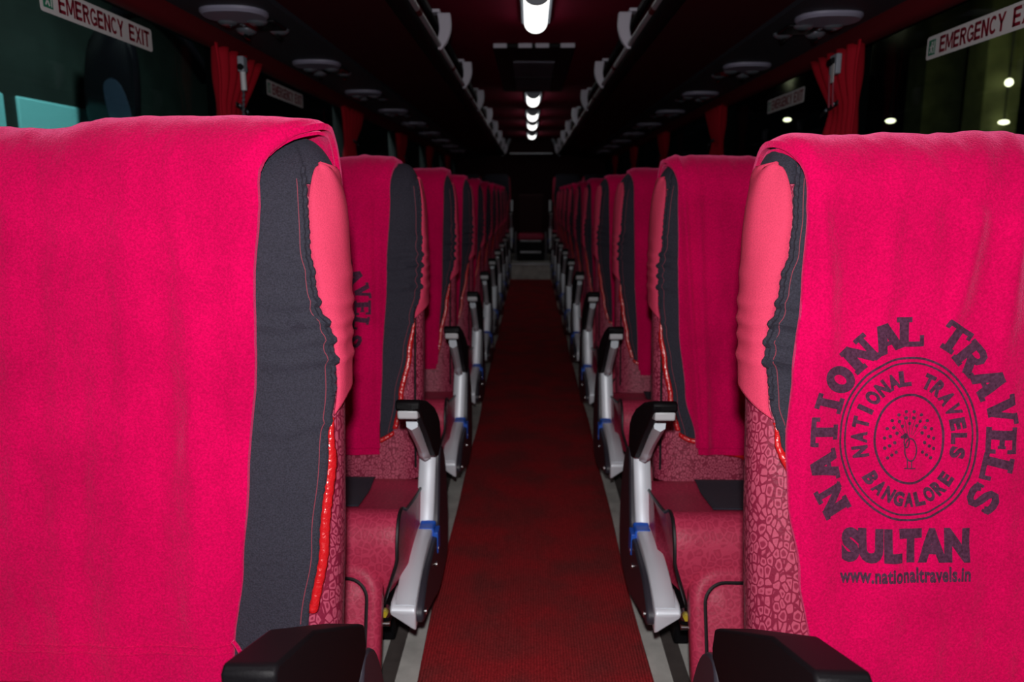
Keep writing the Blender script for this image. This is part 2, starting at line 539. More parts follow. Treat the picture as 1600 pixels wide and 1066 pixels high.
# rear bulkhead box between the racks
root = thing('bulkhead_box', 'dark boxed bulkhead with a thin bright lower edge at the far end of the ceiling', 'bulkhead', (0, 12.3, 1.9))
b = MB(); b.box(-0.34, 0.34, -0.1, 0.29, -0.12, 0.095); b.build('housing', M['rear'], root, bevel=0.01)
b = MB(); b.box(-0.33, 0.33, -0.118, -0.101, -0.125, -0.108); b.build('edge_strip', M['alu'], root, bevel=0.003)

# ------------------------------------------------------------------ ceiling lamps
LAMPS = [(3.42, 0.62, 'lit ceiling tube lamp in front of the air hatch, largest of the row'), (6.62, 0.66, 'lit ceiling tube lamp just behind the air hatch'),
         (8.02, 0.66, 'lit ceiling tube lamp, second behind the air hatch, upper of the close pair'), (9.15, 0.68, 'lit ceiling tube lamp, third behind the air hatch, lower of the close pair'), (10.75, 0.66, 'lit ceiling tube lamp at the far end of the row, smallest in view')]
for y0, L, lab in LAMPS:
    root = thing('ceiling_lamp', lab, 'lamp', (0.01, y0, 2.0), 'tube lamps along the ceiling')
    b = MB(); b.box(-0.072, 0.072, 0.0, L, -0.016, -0.001); b.build('base_plate', M['lamp_cap'], root, bevel=0.004)
    half = lambda r, h: [(r * math.cos(t), -0.012 - h * math.sin(t)) for t in [PI * k / 16 for k in range(17)]]
    b = MB(); b.loft([[(x, y, z) for x, z in half(0.056, 0.05)] for y in (0.03, L - 0.012)]); b.build('diffuser', M['lamp'], root)
    b = MB(); b.loft([[(x, y, z) for x, z in half(0.060, 0.053)] for y in (0.006, 0.030)]); b.build('end_cap', M['lamp_cap'], root)

# ------------------------------------------------------------------ roof air hatch
root = thing('air_hatch', 'black return air hatch with ribbed grille in the middle of the ceiling', 'air hatch', (0.005, 4.6, 2.0))
b = MB(); b.box(-0.235, 0.235, 0.0, 1.9, -0.026, -0.001); b.build('frame', M['black_plastic'], root, bevel=0.006)
b = MB()
for x0, x1 in ((-0.232, -0.155), (-0.09, -0.012), (0.008, 0.085), (0.15, 0.232)):
    b.box(x0, x1, -0.006, 0.0, -0.028, -0.003)
b.build('front_strip', M['bracket'], root, bevel=0.002)
for k in range(26):
    x = -0.125 + k * 0.01
    b = MB(); b.box(x - 0.0022, x + 0.0022, 0.45, 1.72, -0.036, -0.026); b.build('grille_slat', M['lilac'], root, smooth=False)
b = MB(); b.box(-0.14, 0.14, 1.08, 1.11, -0.038, -0.026); b.build('grille_bar', M['black_plastic'], root, smooth=False)

# ------------------------------------------------------------------ service panels over the seats
ORD = ['first', 'second', 'third', 'fourth', 'fifth', 'sixth', 'seventh', 'eighth', 'ninth', 'tenth']
def service_panel(s):
    root = thing('service_panel', '', 'service panel', (0, 0, 1.722))
    out = []
    for k in range(28):
        t = 2 * PI * k / 28
        c, q = math.cos(t), math.sin(t)
        wv = 0.105 * (1.0 if c * s > 0 else 0.98)
        out.append((wv * math.copysign(abs(c) ** 0.75, c), 0.092 * math.copysign(abs(q) ** 0.9, q)))
    b = MB(); b.loft([[(x, y, 0) for x, y in out], [(x, y, -0.008) for x, y in out], [(x * 0.93, y * 0.92, -0.016) for x, y in out]])
    b.build('plate', M['lilac'], root)
    for dx, dy in ((-0.052, 0.075), (0.045, 0.075)):
        b = MB(); b.dome((dx, dy, -0.012), 0.034, 0.016, seg=18); sp = b.build('reading_spot', M['chrome_dim'], root)
        b = MB(); b.dome((dx, dy + 0.008, -0.022), 0.018, 0.008, seg=14); b.build('spot_lens', M['black_gloss'], sp)
    b = MB(); b.box(*sorted((-s * 0.095, s * 0.02)), 0.10, 0.235, -0.012, 0.0); sp = b.build('speaker_grille', M['black_gloss'], root, bevel=0.006)
    for j in range(3):
        b = MB(); b.dome((s * 0.035, 0.125 + 0.025 * j, -0.004), 0.007, 0.006, seg=10, rings=3); b.build('call_button', M['chrome_dim'], root)
    for dx, dy in ((-0.06, 0.27), (0.055, 0.27)):
        b = MB(); b.dome((dx, dy, 0.0), 0.036, 0.020, seg=20); vv = b.build('air_vent', M['chrome_dim'], root)
        b = MB(); b.dome((dx, dy + 0.006, -0.012), 0.017, 0.014, seg=14); b.box(dx - 0.004, dx + 0.004, dy - 0.022, dy + 0.028, -0.030, -0.018); b.build('vent_nozzle', M['black_gloss'], vv)
    return root
for s in (-1, 1):
    proto = service_panel(s)
    for k in range(9):
        o = proto if k == 0 else copy_tree(proto)
        o.location = (s * 0.955, (2.57 if s < 0 else 2.68) + 0.96 * k, 1.722)
        o['label'] = 'grey service panel with spots and vents over the %s seats, %s from the camera' % ('left' if s < 0 else 'right', ORD[k])
        o['group'] = 'service panels over the seats'

# ------------------------------------------------------------------ curtains at the pillars
def curtain(s, yc, w, label, seed):
    """a pleated curtain tied by a black strap; y runs along the window"""
    root = thing('window_curtain', label, 'curtain', (s * 1.13, yc, 1.47), 'red curtains at the window pillars')
    rnd = random.Random(seed)
    ph = rnd.random() * 6
    rowsz = []
    nz, ny = 30, 49
    front = []
    for i in range(nz):
        z = 0.86 + (1.675 - 0.86) * i / (nz - 1)
        d = z - 1.47
        # half widths on the near side (towards the camera) and the far side
        tie = math.exp(-(d / 0.07) ** 2)
        if d > 0:
            far = w * (0.20 + 0.80 * min(1, d / 0.2))
            near = w * (0.93 + 0.07 * min(1, d / 0.2))
        else:
            far = w * (0.20 + 0.35 * min(1, -d / 0.5))
            near = w * (0.93 + 0.05 * min(1, -d / 0.25))
        amp = 0.019 * (1 - 0.6 * tie)
        row = []
        for j in range(ny):
            t = j / (ny - 1)
            y = -near + (near + far) * t
            xo = amp * math.sin(t * 2 * PI * 5.5 + ph + 0.4 * math.sin(z * 6)) + 0.006 * math.sin(t * 31 + z * 9)
            row.append((-s * xo, y, d))
        front.append(row)
    b = MB()
    b.grid(front)
    o = b.build('curtain_cloth', M['curtain'], root, angle=80)
    sol = o.modifiers.new('thick', 'SOLIDIFY'); sol.thickness = 0.004; sol.offset = 0
    # strap
    b = MB()
    pts = []
    for k in range(15):
        t = k / 14
        pts.append((-s * (0.024 + 0.006 * math.sin(t * PI)), -w * 0.45 + (w * 0.67) * t, 0.012 - 0.03 * (1 - t) * 0 - 0.035 * t))
    vs = [[(p[0], p[1], p[2] - 0.008), (p[0] - s * 0.004, p[1], p[2] - 0.008), (p[0] - s * 0.004, p[1], p[2] + 0.008), (p[0], p[1], p[2] + 0.008)] for p in pts]
    b.loft(vs)
    st = b.build('tie_strap', M['rubber'], root)
    for t in (0.1, 0.55):
        b = MB(); y = -w * 0.45 + w * 0.67 * t
        b.dome((0, 0, 0), 0.007, 0.005, seg=10, rings=3)
        stud = b.build('snap_stud', M['chrome_dim'], st)
        stud.rotation_euler = (0, s * PI / 2, 0)
        stud.location = (-s * 0.034, y, 0.012 - 0.035 * t)
    return root
for s in (-1, 1):
    for k, y in enumerate(PIL[2:7]):
        sd = 'left' if s < 0 else 'right'
        curtain(s, y - 0.055, 0.245, 'red tied curtain at the %s window pillar, %s from the camera' % (sd, ORD[k]), k * 3 + s)

# emergency hammer on a coiled cord in front of the first left curtain
def hammer(s, y, label):
    root = thing('emergency_hammer', label, 'hammer', (s * 1.085, y, 1.58))
    b = MB(); b.box(-0.012, 0.012, -0.02, 0.02, 0.02, 0.075); b.build('holder', M['lamp_cap'], root, bevel=0.004)
    b = MB(); b.tube([(0, 0, 0.03), (0, 0.003, -0.045)], 0.011, 10); b.build('handle', M['white_plastic'], root)
    b = MB(); b.tube([(0, -0.026, 0.035), (0, 0.026, 0.035)], 0.012, 10); b.build('hammer_head', M['black_plastic'], root)
    b = MB()
    b.tube([(0.005 * math.cos(t * 1.9), -0.02 * t / 60 - 0.004 + 0.005 * math.sin(t * 1.9), -0.045 - 0.10 * t / 60) for t in range(61)], 0.0016, 5)
    b.build('coiled_cord', M['chrome_dim'], root)
hammer(-1, 2.97, 'emergency hammer with coiled cord hanging over the first red curtain by the left window')
def hammer_pouch(s, y, label):
    root = thing('hammer_holder', label, 'hammer holder', (s * 1.09, y, 1.58))
    b = MB(); b.box(-0.01, 0.01, -0.035, 0.03, 0.0, 0.07); b.build('holder', M['lamp_cap'], root, bevel=0.004)
    b = MB(); b.tube([(-s * 0.012, -0.02, 0.045), (-s * 0.012, 0.024, 0.045)], 0.013, 10); b.build('hammer_head', M['black_plastic'], root)
    b = MB(); b.box(-s * 0.014 - 0.001, -s * 0.014 + 0.001, -0.03, -0.004, -0.03, 0.035); b.build('instruction_tag', M['sticker'], root, smooth=False)
    for dy in (-0.02, 0.016):
        b = MB(); b.tube([(-s * 0.012, dy, 0.0), (-s * 0.01, dy - 0.012, -0.115)], 0.003, 6); b.build('hanging_cord', M['stitch'], root)
hammer_pouch(1, 2.95, 'grey hammer holder with two cords before the first red curtain on the right')

# ------------------------------------------------------------------ lettering
def glyph_mesh(txt, size=1.0, bold=0.02, xs=1.0):
    c = bpy.data.curves.new('lettering', 'FONT')
    c.body = txt
    c.size = size
    c.offset = bold
    c.space_character = 1.06
    c.align_x = 'CENTER'
    c.align_y = 'BOTTOM_BASELINE'
    c.resolution_u = 4
    o = bpy.data.objects.new('lettering', c)
    col.objects.link(o)
    dg = bpy.context.evaluated_depsgraph_get()
    me = bpy.data.meshes.new_from_object(o.evaluated_get(dg))
    vs = [(v.co.x * xs, v.co.y) for v in me.vertices]
    fs = [list(p.vertices) for p in me.polygons]
    bpy.data.objects.remove(o)
    bpy.data.curves.remove(c)
    bpy.data.meshes.remove(me)
    return vs, fs

def fit_text(txt, w, h, bold=0.02):
    """text scaled into a w x h box centred on 0,0"""
    vs, fs = glyph_mesh(txt, 1.0, bold)
    x0 = min(v[0] for v in vs); x1 = max(v[0] for v in vs); y0 = min(v[1] for v in vs); y1 = max(v[1] for v in vs)
    return [((x - (x0 + x1) / 2) * w / (x1 - x0), (y - (y0 + y1) / 2) * h / (y1 - y0)) for x, y in vs], fs

# slab letters drawn as thick strokes inside a box -0.5..0.5 (x) by -0.5..0.5 (y)
def slab(ch):
    T = 0.31
    A = lambda x0, y0, x1, y1, t=T: ('l', (x0, y0), (x1, y1), t)
    S = lambda cx, y, w=0.44: ('b', cx - w / 2, y, cx + w / 2)
    top, bot, h = 0.5, -0.5, 0.17
    d = {
        'N': [A(-.30, -.5, -.30, .5), A(.30, -.5, .30, .5, .2), A(-.30, .46, .30, -.46), S(-.30, bot, .42), S(.30, top - h, .42), S(-.33, top - h, .34)],
        'A': [A(-.30, -.5, -.02, .5), A(.30, -.5, .02, .5), A(-.2, -.17, .2, -.17, .15), S(-.33, bot, .36), S(.33, bot, .36)],
        'T': [A(0, -.5, 0, .45), ('b', -.48, top - .2, .48), S(0, bot, .5), A(-.42, .18, -.42, .42, .14), A(.42, .18, .42, .42, .14)],
        'I': [A(0, -.5, 0, .5, .27), S(0, bot, .56), S(0, top - h, .56)],
        'L': [A(-.2, -.5, -.2, .5), S(-.2, bot, .5), S(-.2, top - h, .5), ('b', -.2, bot, .46), A(.39, -.45, .39, -.12, .15)],
        'R': [A(-.26, -.5, -.26, .5), S(-.26, bot, .42), ('b', -.46, top - h, .0), ('p', [(-.2, .40), (.08, .40), (.24, .33), (.30, .2), (.24, .07), (.08, 0.0), (-.2, 0.0)], .22), A(.02, 0.02, .30, -.45), S(.34, bot, .3)],
        'V': [A(-.28, .5, 0, -.45), A(.28, .5, 0, -.45, .2), S(-.32, top - h, .38), S(.32, top - h, .36)],
        'E': [A(-.2, -.5, -.2, .5), ('b', -.46, bot, .42), ('b', -.46, top - .16, .42), A(-.1, 0, .22, 0, .16), A(.35, -.45, .35, -.18, .14), A(.35, .45, .35, .18, .14), A(.2, -.12, .2, .12, .1)],
    }
    if ch == 'O':
        return [('p', [(.29 * math.cos(t), .39 * math.sin(t)) for t in [2 * PI * k / 24 for k in range(25)]], .29)]
    if ch == 'S':
        return [('p', [(.30, .22), (.24, .36), (.08, .41), (-.12, .40), (-.26, .31), (-.26, .17), (-.14, .07), (.1, -.03), (.26, -.13), (.27, -.29), (.14, -.40), (-.08, -.41), (-.24, -.36), (-.31, -.22)], .25), A(.34, .15, .34, .42, .1), A(-.36, -.15, -.36, -.42, .1)]
    return d[ch]

def block(ch):
    T = 0.235
    A = lambda x0, y0, x1, y1, t=T: ('l', (x0, y0), (x1, y1), t)
    B = lambda x0, y, x1, h=0.19: ('r', x0, y, x1, y + h)
    arc = lambda cx, cy, rx, ry, a0, a1: ('p', [(cx + rx * math.cos(math.radians(a0 + (a1 - a0) * k / 18)), cy + ry * math.sin(math.radians(a0 + (a1 - a0) * k / 18))) for k in range(19)], 0.18)
    return {
        'E': [A(-.28, -.5, -.28, .5), B(-.3, -.5, .36), B(-.3, .33, .36), B(-.3, -.07, .30)],
        'M': [A(-.40, -.5, -.40, .5, .17), A(.40, -.5, .40, .5, .17), A(-.36, .5, 0.0, -.36, .19), A(.36, .5, 0.0, -.36, .19)],
        'R': [A(-.28, -.5, -.28, .5), ('p', [(-.3, .41), (.06, .41), (.22, .37), (.29, .23), (.22, .09), (.06, .03), (-.3, .03)], .18), A(.02, .02, .32, -.5)],
        'G': [arc(0, 0, .33, .41, 40, 320), B(0.02, -.12, .42, .16), A(.345, -.42, .345, .0, .16)],
        'N': [A(-.30, -.5, -.30, .5), A(.30, -.5, .30, .5), A(-.28, .5, .28, -.5, .21)],
        'C': [arc(0, 0, .33, .41, 42, 318)],
        'Y': [A(-.34, .5, 0, -.05), A(.34, .5, 0, -.05), A(0, -.5, 0, .05)],
        'X': [A(-.30, -.5, .30, .5, .21), A(.30, -.5, -.30, .5, .21)],
        'I': [A(0, -.5, 0, .5)],
        'T': [A(0, -.5, 0, .5), B(-.40, .33, .40)],
    }[ch]
BLOCK_W = {'I': 0.34, 'M': 1.06, 'E': 0.84, 'T': 0.86}

def block_text(txt, w, h):
    """heavy sans capitals filling a w x h box centred on 0,0"""
    tot = sum(BLOCK_W.get(c, 0.92) if c != ' ' else 0.5 for c in txt)
    x, V, Fc = 0.0, [], []
    for c in txt:
        cw = BLOCK_W.get(c, 0.92) if c != ' ' else 0.5
        if c != ' ':
            v, f = slab_mesh(c, block)
            i = len(V)
            V += [((x + cw / 2 + a) * w / tot - w / 2, b_ * h) for a, b_ in v]
            Fc += [[k + i for k in q] for q in f]
        x += cw
    return V, Fc

def slab_mesh(ch, font=None):
    V, Fc = [], []
    def quad(p):
        i = len(V); V.extend(p); Fc.append([i, i + 1, i + 2, i + 3])
    for st in (font or slab)(ch):
        if st[0] == 'l':
            (x0, y0), (x1, y1), t = st[1:]
            if abs(x1 - x0) > 0.1 and abs(y1 - y0) > 0.5:      # diagonals end on horizontals
                quad([(x0 - t / 2, y0), (x0 + t / 2, y0), (x1 + t / 2, y1), (x1 - t / 2, y1)])
            else:
                dx, dy = x1 - x0, y1 - y0; L = math.hypot(dx, dy); nx, ny = -dy / L * t / 2, dx / L * t / 2
                quad([(x0 + nx, y0 + ny), (x0 - nx, y0 - ny), (x1 - nx, y1 - ny), (x1 + nx, y1 + ny)])
        elif st[0] == 'r':
            _, xa, ya, xb, yb = st
            quad([(xa, ya), (xb, ya), (xb, yb), (xa, yb)])
        elif st[0] == 'b':
            _, xa, y, xb = st
            quad([(xa, y), (xb, y), (xb, y + 0.17), (xa, y + 0.17)])
        else:
            pts, t = st[1], st[2]
            n = len(pts)
            closed = math.hypot(pts[0][0] - pts[-1][0], pts[0][1] - pts[-1][1]) < 1e-6
            L, R = [], []
            for i in range(n):
                if closed:
                    a, c = pts[(i - 1) % (n - 1)], pts[(i + 1) % (n - 1)]
                else:
                    a, c = pts[max(i - 1, 0)], pts[min(i + 1, n - 1)]
                dx, dy = c[0] - a[0], c[1] - a[1]; q = math.hypot(dx, dy) or 1
                nx, ny = -dy / q * t / 2, dx / q * t / 2
                L.append((pts[i][0] + nx, pts[i][1] + ny)); R.append((pts[i][0] - nx, pts[i][1] - ny))
            for i in range(n - 1):
                quad([L[i], R[i], R[i + 1], L[i + 1]])
    return V, Fc

class Print:
    """flat lettering in (x, z), later laid onto a cloth"""
    def __init__(self):
        self.v, self.f = [], []
    def add(self, vs, fs, sx=1, sz=1, rot=0.0, at=(0, 0)):
        i = len(self.v)
        c, s = math.cos(rot), math.sin(rot)
        for x, z in vs:
            x, z = x * sx, z * sz
            self.v.append((at[0] + x * c - z * s, at[1] + x * s + z * c))
        self.f += [[k + i for k in q] for q in fs]
    def ring(self, rx, rz, t, at=(0, 0), n=96):
        i = len(self.v)
        for k in range(n):
            a = 2 * PI * k / n
            self.v.append((at[0] + (rx - t / 2) * math.cos(a), at[1] + (rz - t / 2) * math.sin(a)))
            self.v.append((at[0] + (rx + t / 2) * math.cos(a), at[1] + (rz + t / 2) * math.sin(a)))
        for k in range(n):
            q = (k + 1) % n
            self.f.append([i + 2 * k, i + 2 * k + 1, i + 2 * q + 1, i + 2 * q])
    def disc(self, r, at, n=8, rz=None):
        i = len(self.v)
        for k in range(n):
            a = 2 * PI * k / n
            self.v.append((at[0] + r * math.cos(a), at[1] + (rz or r) * math.sin(a)))
        self.f.append(list(range(i, i + n)))

def travel_emblem():
    P = Print()
    kx, kz = 0.000883 / 2.422, 0.00095 / 2.422
    # outer ring of slab letters
    outer = [('N', 150, 715), ('A', 115, 592), ('T', 112, 470), ('I', 133, 368), ('O', 173, 283), ('N', 247, 190), ('A', 340, 132), ('L', 428, 108),
             ('T', 592, 130), ('R', 664, 202), ('A', 733, 288), ('V', 783, 390), ('E', 786, 497), ('L', 772, 596), ('S', 722, 705)]
    for ch, x, y in outer:
        dx, dz = (x - 440) * kx, (493 - y) * kz
        phi = math.atan2(dx / 0.117, dz / 0.147)
        nx, nz = math.sin(phi) / 0.117, math.cos(phi) / 0.147
        rot = -math.atan2(nx, nz)
        w = {'I': 0.042, 'N': 0.046, 'O': 0.044, 'L': 0.042}.get(ch, 0.044)
        P.add(*slab_mesh(ch), sx=w, sz=0.043, rot=rot, at=(dx * 1.04, dz * 1.03))
    # three rings
    P.ring(0.0985, 0.1180, 0.0032); P.ring(0.0915, 0.1105, 0.0027); P.ring(0.0500, 0.0640, 0.0034)
    # inner ring of letters
    def arc(txt, a0, a1, up, rx, rz, w, h):
        n = len(txt)
        for i, ch in enumerate(txt):
            if ch == ' ':
                continue
            a = math.radians(a0 + (a1 - a0) * i / (n - 1))
            x, z = rx * math.sin(a), rz * math.cos(a)
            nx, nz = math.sin(a) / rx, math.cos(a) / rz
            rot = -math.atan2(nx, nz) + (0 if up else PI)
            ww = w * (0.45 if ch == 'I' else 1.0)
            P.add(*fit_text(ch, ww, h, 0.06), rot=rot, at=(x, z))
    arc('NATIONAL TRAVELS', -103, 103, True, 0.0715, 0.0880, 0.0165, 0.0230)
    arc('BANGALORE', 229, 131, False, 0.0715, 0.0880, 0.0148, 0.0215)
    # peacock with a fan of feathers
    for r, n in ((0.022, 9), (0.029, 12), (0.036, 14)):
        for k in range(n):
            a = math.radians(-118 + 236 * k / (n - 1))
            P.disc(0.0026, (r * math.sin(a), r * 1.28 * math.cos(a) - 0.006))
    for k in range(15):
        a = math.radians(-112 + 224 * k / 14)
        c, s_ = math.sin(a), math.cos(a)
        i = len(P.v)
        P.v += [(0.010 * c - 0.0005 * s_, 0.012 * s_ - 0.006), (0.010 * c + 0.0005 * s_, 0.012 * s_ - 0.006), (0.034 * c + 0.0005 * s_, 0.043 * s_ - 0.006), (0.034 * c - 0.0005 * s_, 0.043 * s_ - 0.006)]
        P.f.append([i, i + 1, i + 2, i + 3])
    P.ring(0.0085, 0.016, 0.0022, (0.002, -0.016), 28)
    P.disc(0.0045, (-0.006, 0.004)); P.disc(0.0022, (-0.0115, 0.003))
    P.ring(0.004, 0.009, 0.0022, (-0.004, -0.004), 16)
    for dx in (-0.003, 0.003):
        i = len(P.v); P.v += [(dx - 0.0008, -0.042), (dx + 0.0008, -0.042), (dx + 0.0008, -0.030), (dx - 0.0008, -0.030)]; P.f.append([i, i + 1, i + 2, i + 3])
    i = len(P.v); P.v += [(-0.008, -0.0435), (0.009, -0.0435), (0.009, -0.0418), (-0.008, -0.0418)]; P.f.append([i, i + 1, i + 2, i + 3])
    # words below
    P.add(*fit_text('SULTAN', 505 * kx, 130 * kz, 0.075), at=((432 - 440) * kx, (493 - 887) * kz), rot=0.02)
    P.add(*fit_text('www.nationaltravels.in', 515 * kx, 58 * kz, 0.04), at=((432 - 440) * kx, (493 - 998) * kz), rot=0.035)
    return P

def lay_print(P, at, bvh, parent, name, mat, off=0.0012, y_from=-0.6, fold=0.006):
    """projects the flat print straight back onto a cloth (all in the parent's own coordinates)"""
    bm = bmesh.new()
    vs = [bm.verts.new((at[0] + x, 0, at[1] + z)) for x, z in P.v]
    for q in P.f:
        try:
            bm.faces.new([vs[k] for k in q])
        except ValueError:
            pass
    bmesh.ops.triangulate(bm, faces=bm.faces[:])
    for _ in range(4):
        es = [e for e in bm.edges if e.calc_length() > fold]
        if not es:
            break
        bmesh.ops.subdivide_edges(bm, edges=es, cuts=1)
        bmesh.ops.triangulate(bm, faces=[f for f in bm.faces if len(f.verts) > 3])
    for v in bm.verts:
        hit, nor, _, _ = bvh.ray_cast(Vector((v.co.x, y_from, v.co.z)), Vector((0, 1, 0)))
        if hit is None:
            v.co.y = 1e3
        else:
            if nor.y > 0:
                nor = -nor
            v.co = hit + Vector((0, -off, 0)) + nor * 0.0002
    bmesh.ops.delete(bm, geom=[v for v in bm.verts if v.co.y > 100], context='VERTS')
    me = bpy.data.meshes.new(name)
    bm.to_mesh(me); bm.free()
    me.materials.append(mat)
    o = bpy.data.objects.new(name, me)
    col.objects.link(o)
    o.parent = parent
    return o

# window stickers
def exit_sticker(s, y0, y1, z, h, label, dim=False):
    """white EMERGENCY EXIT sticker on the inside of the glass; reads from inside the bus"""
    root = thing('emergency_exit_sticker', label, 'sticker', (s * 1.1835, (y0 + y1) / 2, z), 'emergency exit stickers on the windows')
    L = y1 - y0
    # local frame: text runs along +y on the left side (reads away from the camera) and along -y on the right
    d = 1 if s < 0 else -1
    def put(P, name, mat, x):
        bm = bmesh.new()
        vs = [bm.verts.new((x, d * a, c)) for a, c in P.v]
        for q in P.f:
            try:
                bm.faces.new([vs[k] for k in q])
            except ValueError:
                pass
        ret = bmesh.ops.extrude_face_region(bm, geom=bm.faces[:])
        for v in [g for g in ret['geom'] if isinstance(g, bmesh.types.BMVert)]:
            v.co.x -= s * 0.0004
        bmesh.ops.recalc_face_normals(bm, faces=bm.faces)
        me = bpy.data.meshes.new(name); bm.to_mesh(me); bm.free(); me.materials.append(mat)
        o = bpy.data.objects.new(name, me); col.objects.link(o); o.parent = root
        return o
    P = Print()
    r = h * 0.14
    pts = []
    for cx, cz, a0 in ((L / 2 - r, h / 2 - r, 0), (-L / 2 + r, h / 2 - r, 90), (-L / 2 + r, -h / 2 + r, 180), (L / 2 - r, -h / 2 + r, 270)):
        for k in range(5):
            a = math.radians(a0 + 22.5 * k)
            pts.append((cx + r * math.cos(a), cz + r * math.sin(a)))
    P.v = pts; P.f = [list(range(len(pts)))]
    put(P, 'backing', M['sticker'], 0.0)
    P = Print(); P.add(*block_text('EMERGENCY', L * 0.565, h * 0.69), at=(-L * 0.085, 0))
    put(P, 'lettering', M['sticker_red'], -s * 0.0007)
    P = Print(); P.add(*block_text('EXIT', L * 0.225, h * 0.69), at=(L * 0.360, 0))
    put(P, 'lettering', M['sticker_red'], -s * 0.0007)
    P = Print(); w = h * 0.66
    P.v = [(-L / 2 + 0.012, -w / 2), (-L / 2 + 0.012 + w * 0.9, -w / 2), (-L / 2 + 0.012 + w * 0.9, w / 2), (-L / 2 + 0.012, w / 2)]; P.f = [[0, 1, 2, 3]]
    put(P, 'pictogram', M['sticker_green'], -s * 0.0007)
    P = Print(); cx = -L / 2 + 0.012 + w * 0.45
    P.disc(w * 0.09, (cx + w * 0.02, w * 0.30))
    for a0, c0, a1, c1, t in ((0, .2, -.06, -.08, .16), (-.06, -.05, .12, -.38, .1), (-.06, -.08, -.24, -.36, .1), (-.02, .14, -.24, .0, .08), (0, .14, .2, .02, .08), (.3, -.4, .3, .4, .07)):
        dx, dz = a1 - a0, c1 - c0; q = math.hypot(dx, dz); nx, nz = -dz / q * t / 2 * w, dx / q * t / 2 * w
        i = len(P.v); X0, Z0, X1, Z1 = cx + a0 * w, c0 * w, cx + a1 * w, c1 * w
        P.v += [(X0 + nx, Z0 + nz), (X0 - nx, Z0 - nz), (X1 - nx, Z1 - nz), (X1 + nx, Z1 + nz)]; P.f.append([i, i + 1, i + 2, i + 3])
    put(P, 'running_figure', M['sticker'], -s * 0.0014)
exit_sticker(-1, 1.92, 2.475, 1.617, 0.066, 'white emergency exit sticker high on the first left window')
exit_sticker(1, 1.91, 2.475, 1.583, 0.066, 'white emergency exit sticker high on the first right window')
exit_sticker(-1, 3.53, 4.08, 1.622, 0.066, 'dim emergency exit sticker on the second left window, past the first curtain')
exit_sticker(1, 3.53, 4.06, 1.585, 0.066, 'dim emergency exit sticker on the second right window, past the first curtain')
# ------------------------------------------------------------------ coach seats (a pair on one frame is one thing)
UR = 0.70                                            # lateral distance of a pair's centre from the aisle axis
HW, NEXP = 0.205, 3.0
Z_LO, Z_ROUND, Z_TOP = 0.37, 1.12, 1.232
DU = {-1: 0.012, 1: 0.030}                            # how far each side's seat backs sit off the frame
def b_hw(z):
    w = HW - (0.016 * ((z - 0.95) / 0.28) ** 2 if z > 0.95 else 0) - (0.006 * ((0.6 - z) / 0.2) if z < 0.6 else 0)
    return w
def b_ht(z):
    return 0.062 + 0.010 * math.exp(-((z - 1.05) / 0.12) ** 2) + 0.006 * math.exp(-((z - 0.62) / 0.15) ** 2)
def b_yc(z):
    return 0.112 + 0.150 * (z - 0.4)
def b_pt(uc, a, z, off=0.0):
    """point of a backrest: a = 0 at the aisle side, 90 deg at the front, 180 at the window side"""
    t = max(0.0, (z - Z_ROUND) / (Z_TOP - Z_ROUND))
    k = math.sqrt(max(0.0, 1 - t ** 2.2))
    hw = b_hw(min(z, Z_TOP)) - 0.05 * (1 - k) + off
    ht = b_ht(z) * k + off
    c, q = math.cos(a), math.sin(a)
    return (uc - hw * math.copysign(abs(c) ** (2 / NEXP), c), b_yc(z) - ht * math.copysign(abs(q) ** (2 / NEXP), q), z + off * t)
def a_of_u(uc, u, z):
    c = (uc - u) / b_hw(z)
    return math.acos(max(0.0, min(1.0, c)) ** (NEXP / 2))
SEAM = {-1: [(0.44, .362), (0.49, .358), (0.62, .340), (0.763, .330), (0.86, .321), (0.93, .324), (0.993, .342), (1.08, .353), (1.15, .356), (1.24, .358)],
        1: [(0.44, .46), (0.49, .455), (0.60, .435), (0.70, .405), (0.79, .368), (0.84, .355), (0.92, .350), (1.01, .364), (1.07, .376), (1.12, .381), (1.24, .383)]}
SEAM_REST = {-1: [(0.44, .40), (0.49, .395), (0.60, .377), (0.72, .355), (0.82, .339), (0.88, .325), (1.0, .321), (1.24, .325)],
             1: [(0.44, .415), (0.49, .405), (0.60, .382), (0.70, .366), (0.78, .354), (0.86, .346), (0.95, .346), (1.05, .355), (1.20, .365), (1.24, .366)]}
CREASE = [(0.990, 0.10, 0.0085, 0.008), (0.958, 0.02, 0.0100, 0.0075), (0.930, -0.03, 0.0080, 0.007), (0.902, 0.05, 0.0100, 0.008), (0.80, -0.05, 0.0055, 0.005), (1.04, 0.25, 0.005, 0.012)]
def crease(u, z, uc):
    e = u - (uc - HW)
    f = math.exp(-(e / 0.16) ** 2)
    d = 0
    for z0, tilt, amp, w in CREASE:
        q = (z - z0 - tilt * (e - 0.05) - 0.004 * math.sin(e * 60)) / w
        d += amp * math.exp(-q * q) * (1 if q < 0 else math.exp(-0.4 * q))
    d += 0.0022 * noise.noise((u * 30, z * 16, 3.1)) + 0.003 * noise.noise((u * 9, z * 7, 1.7))
    return d * f

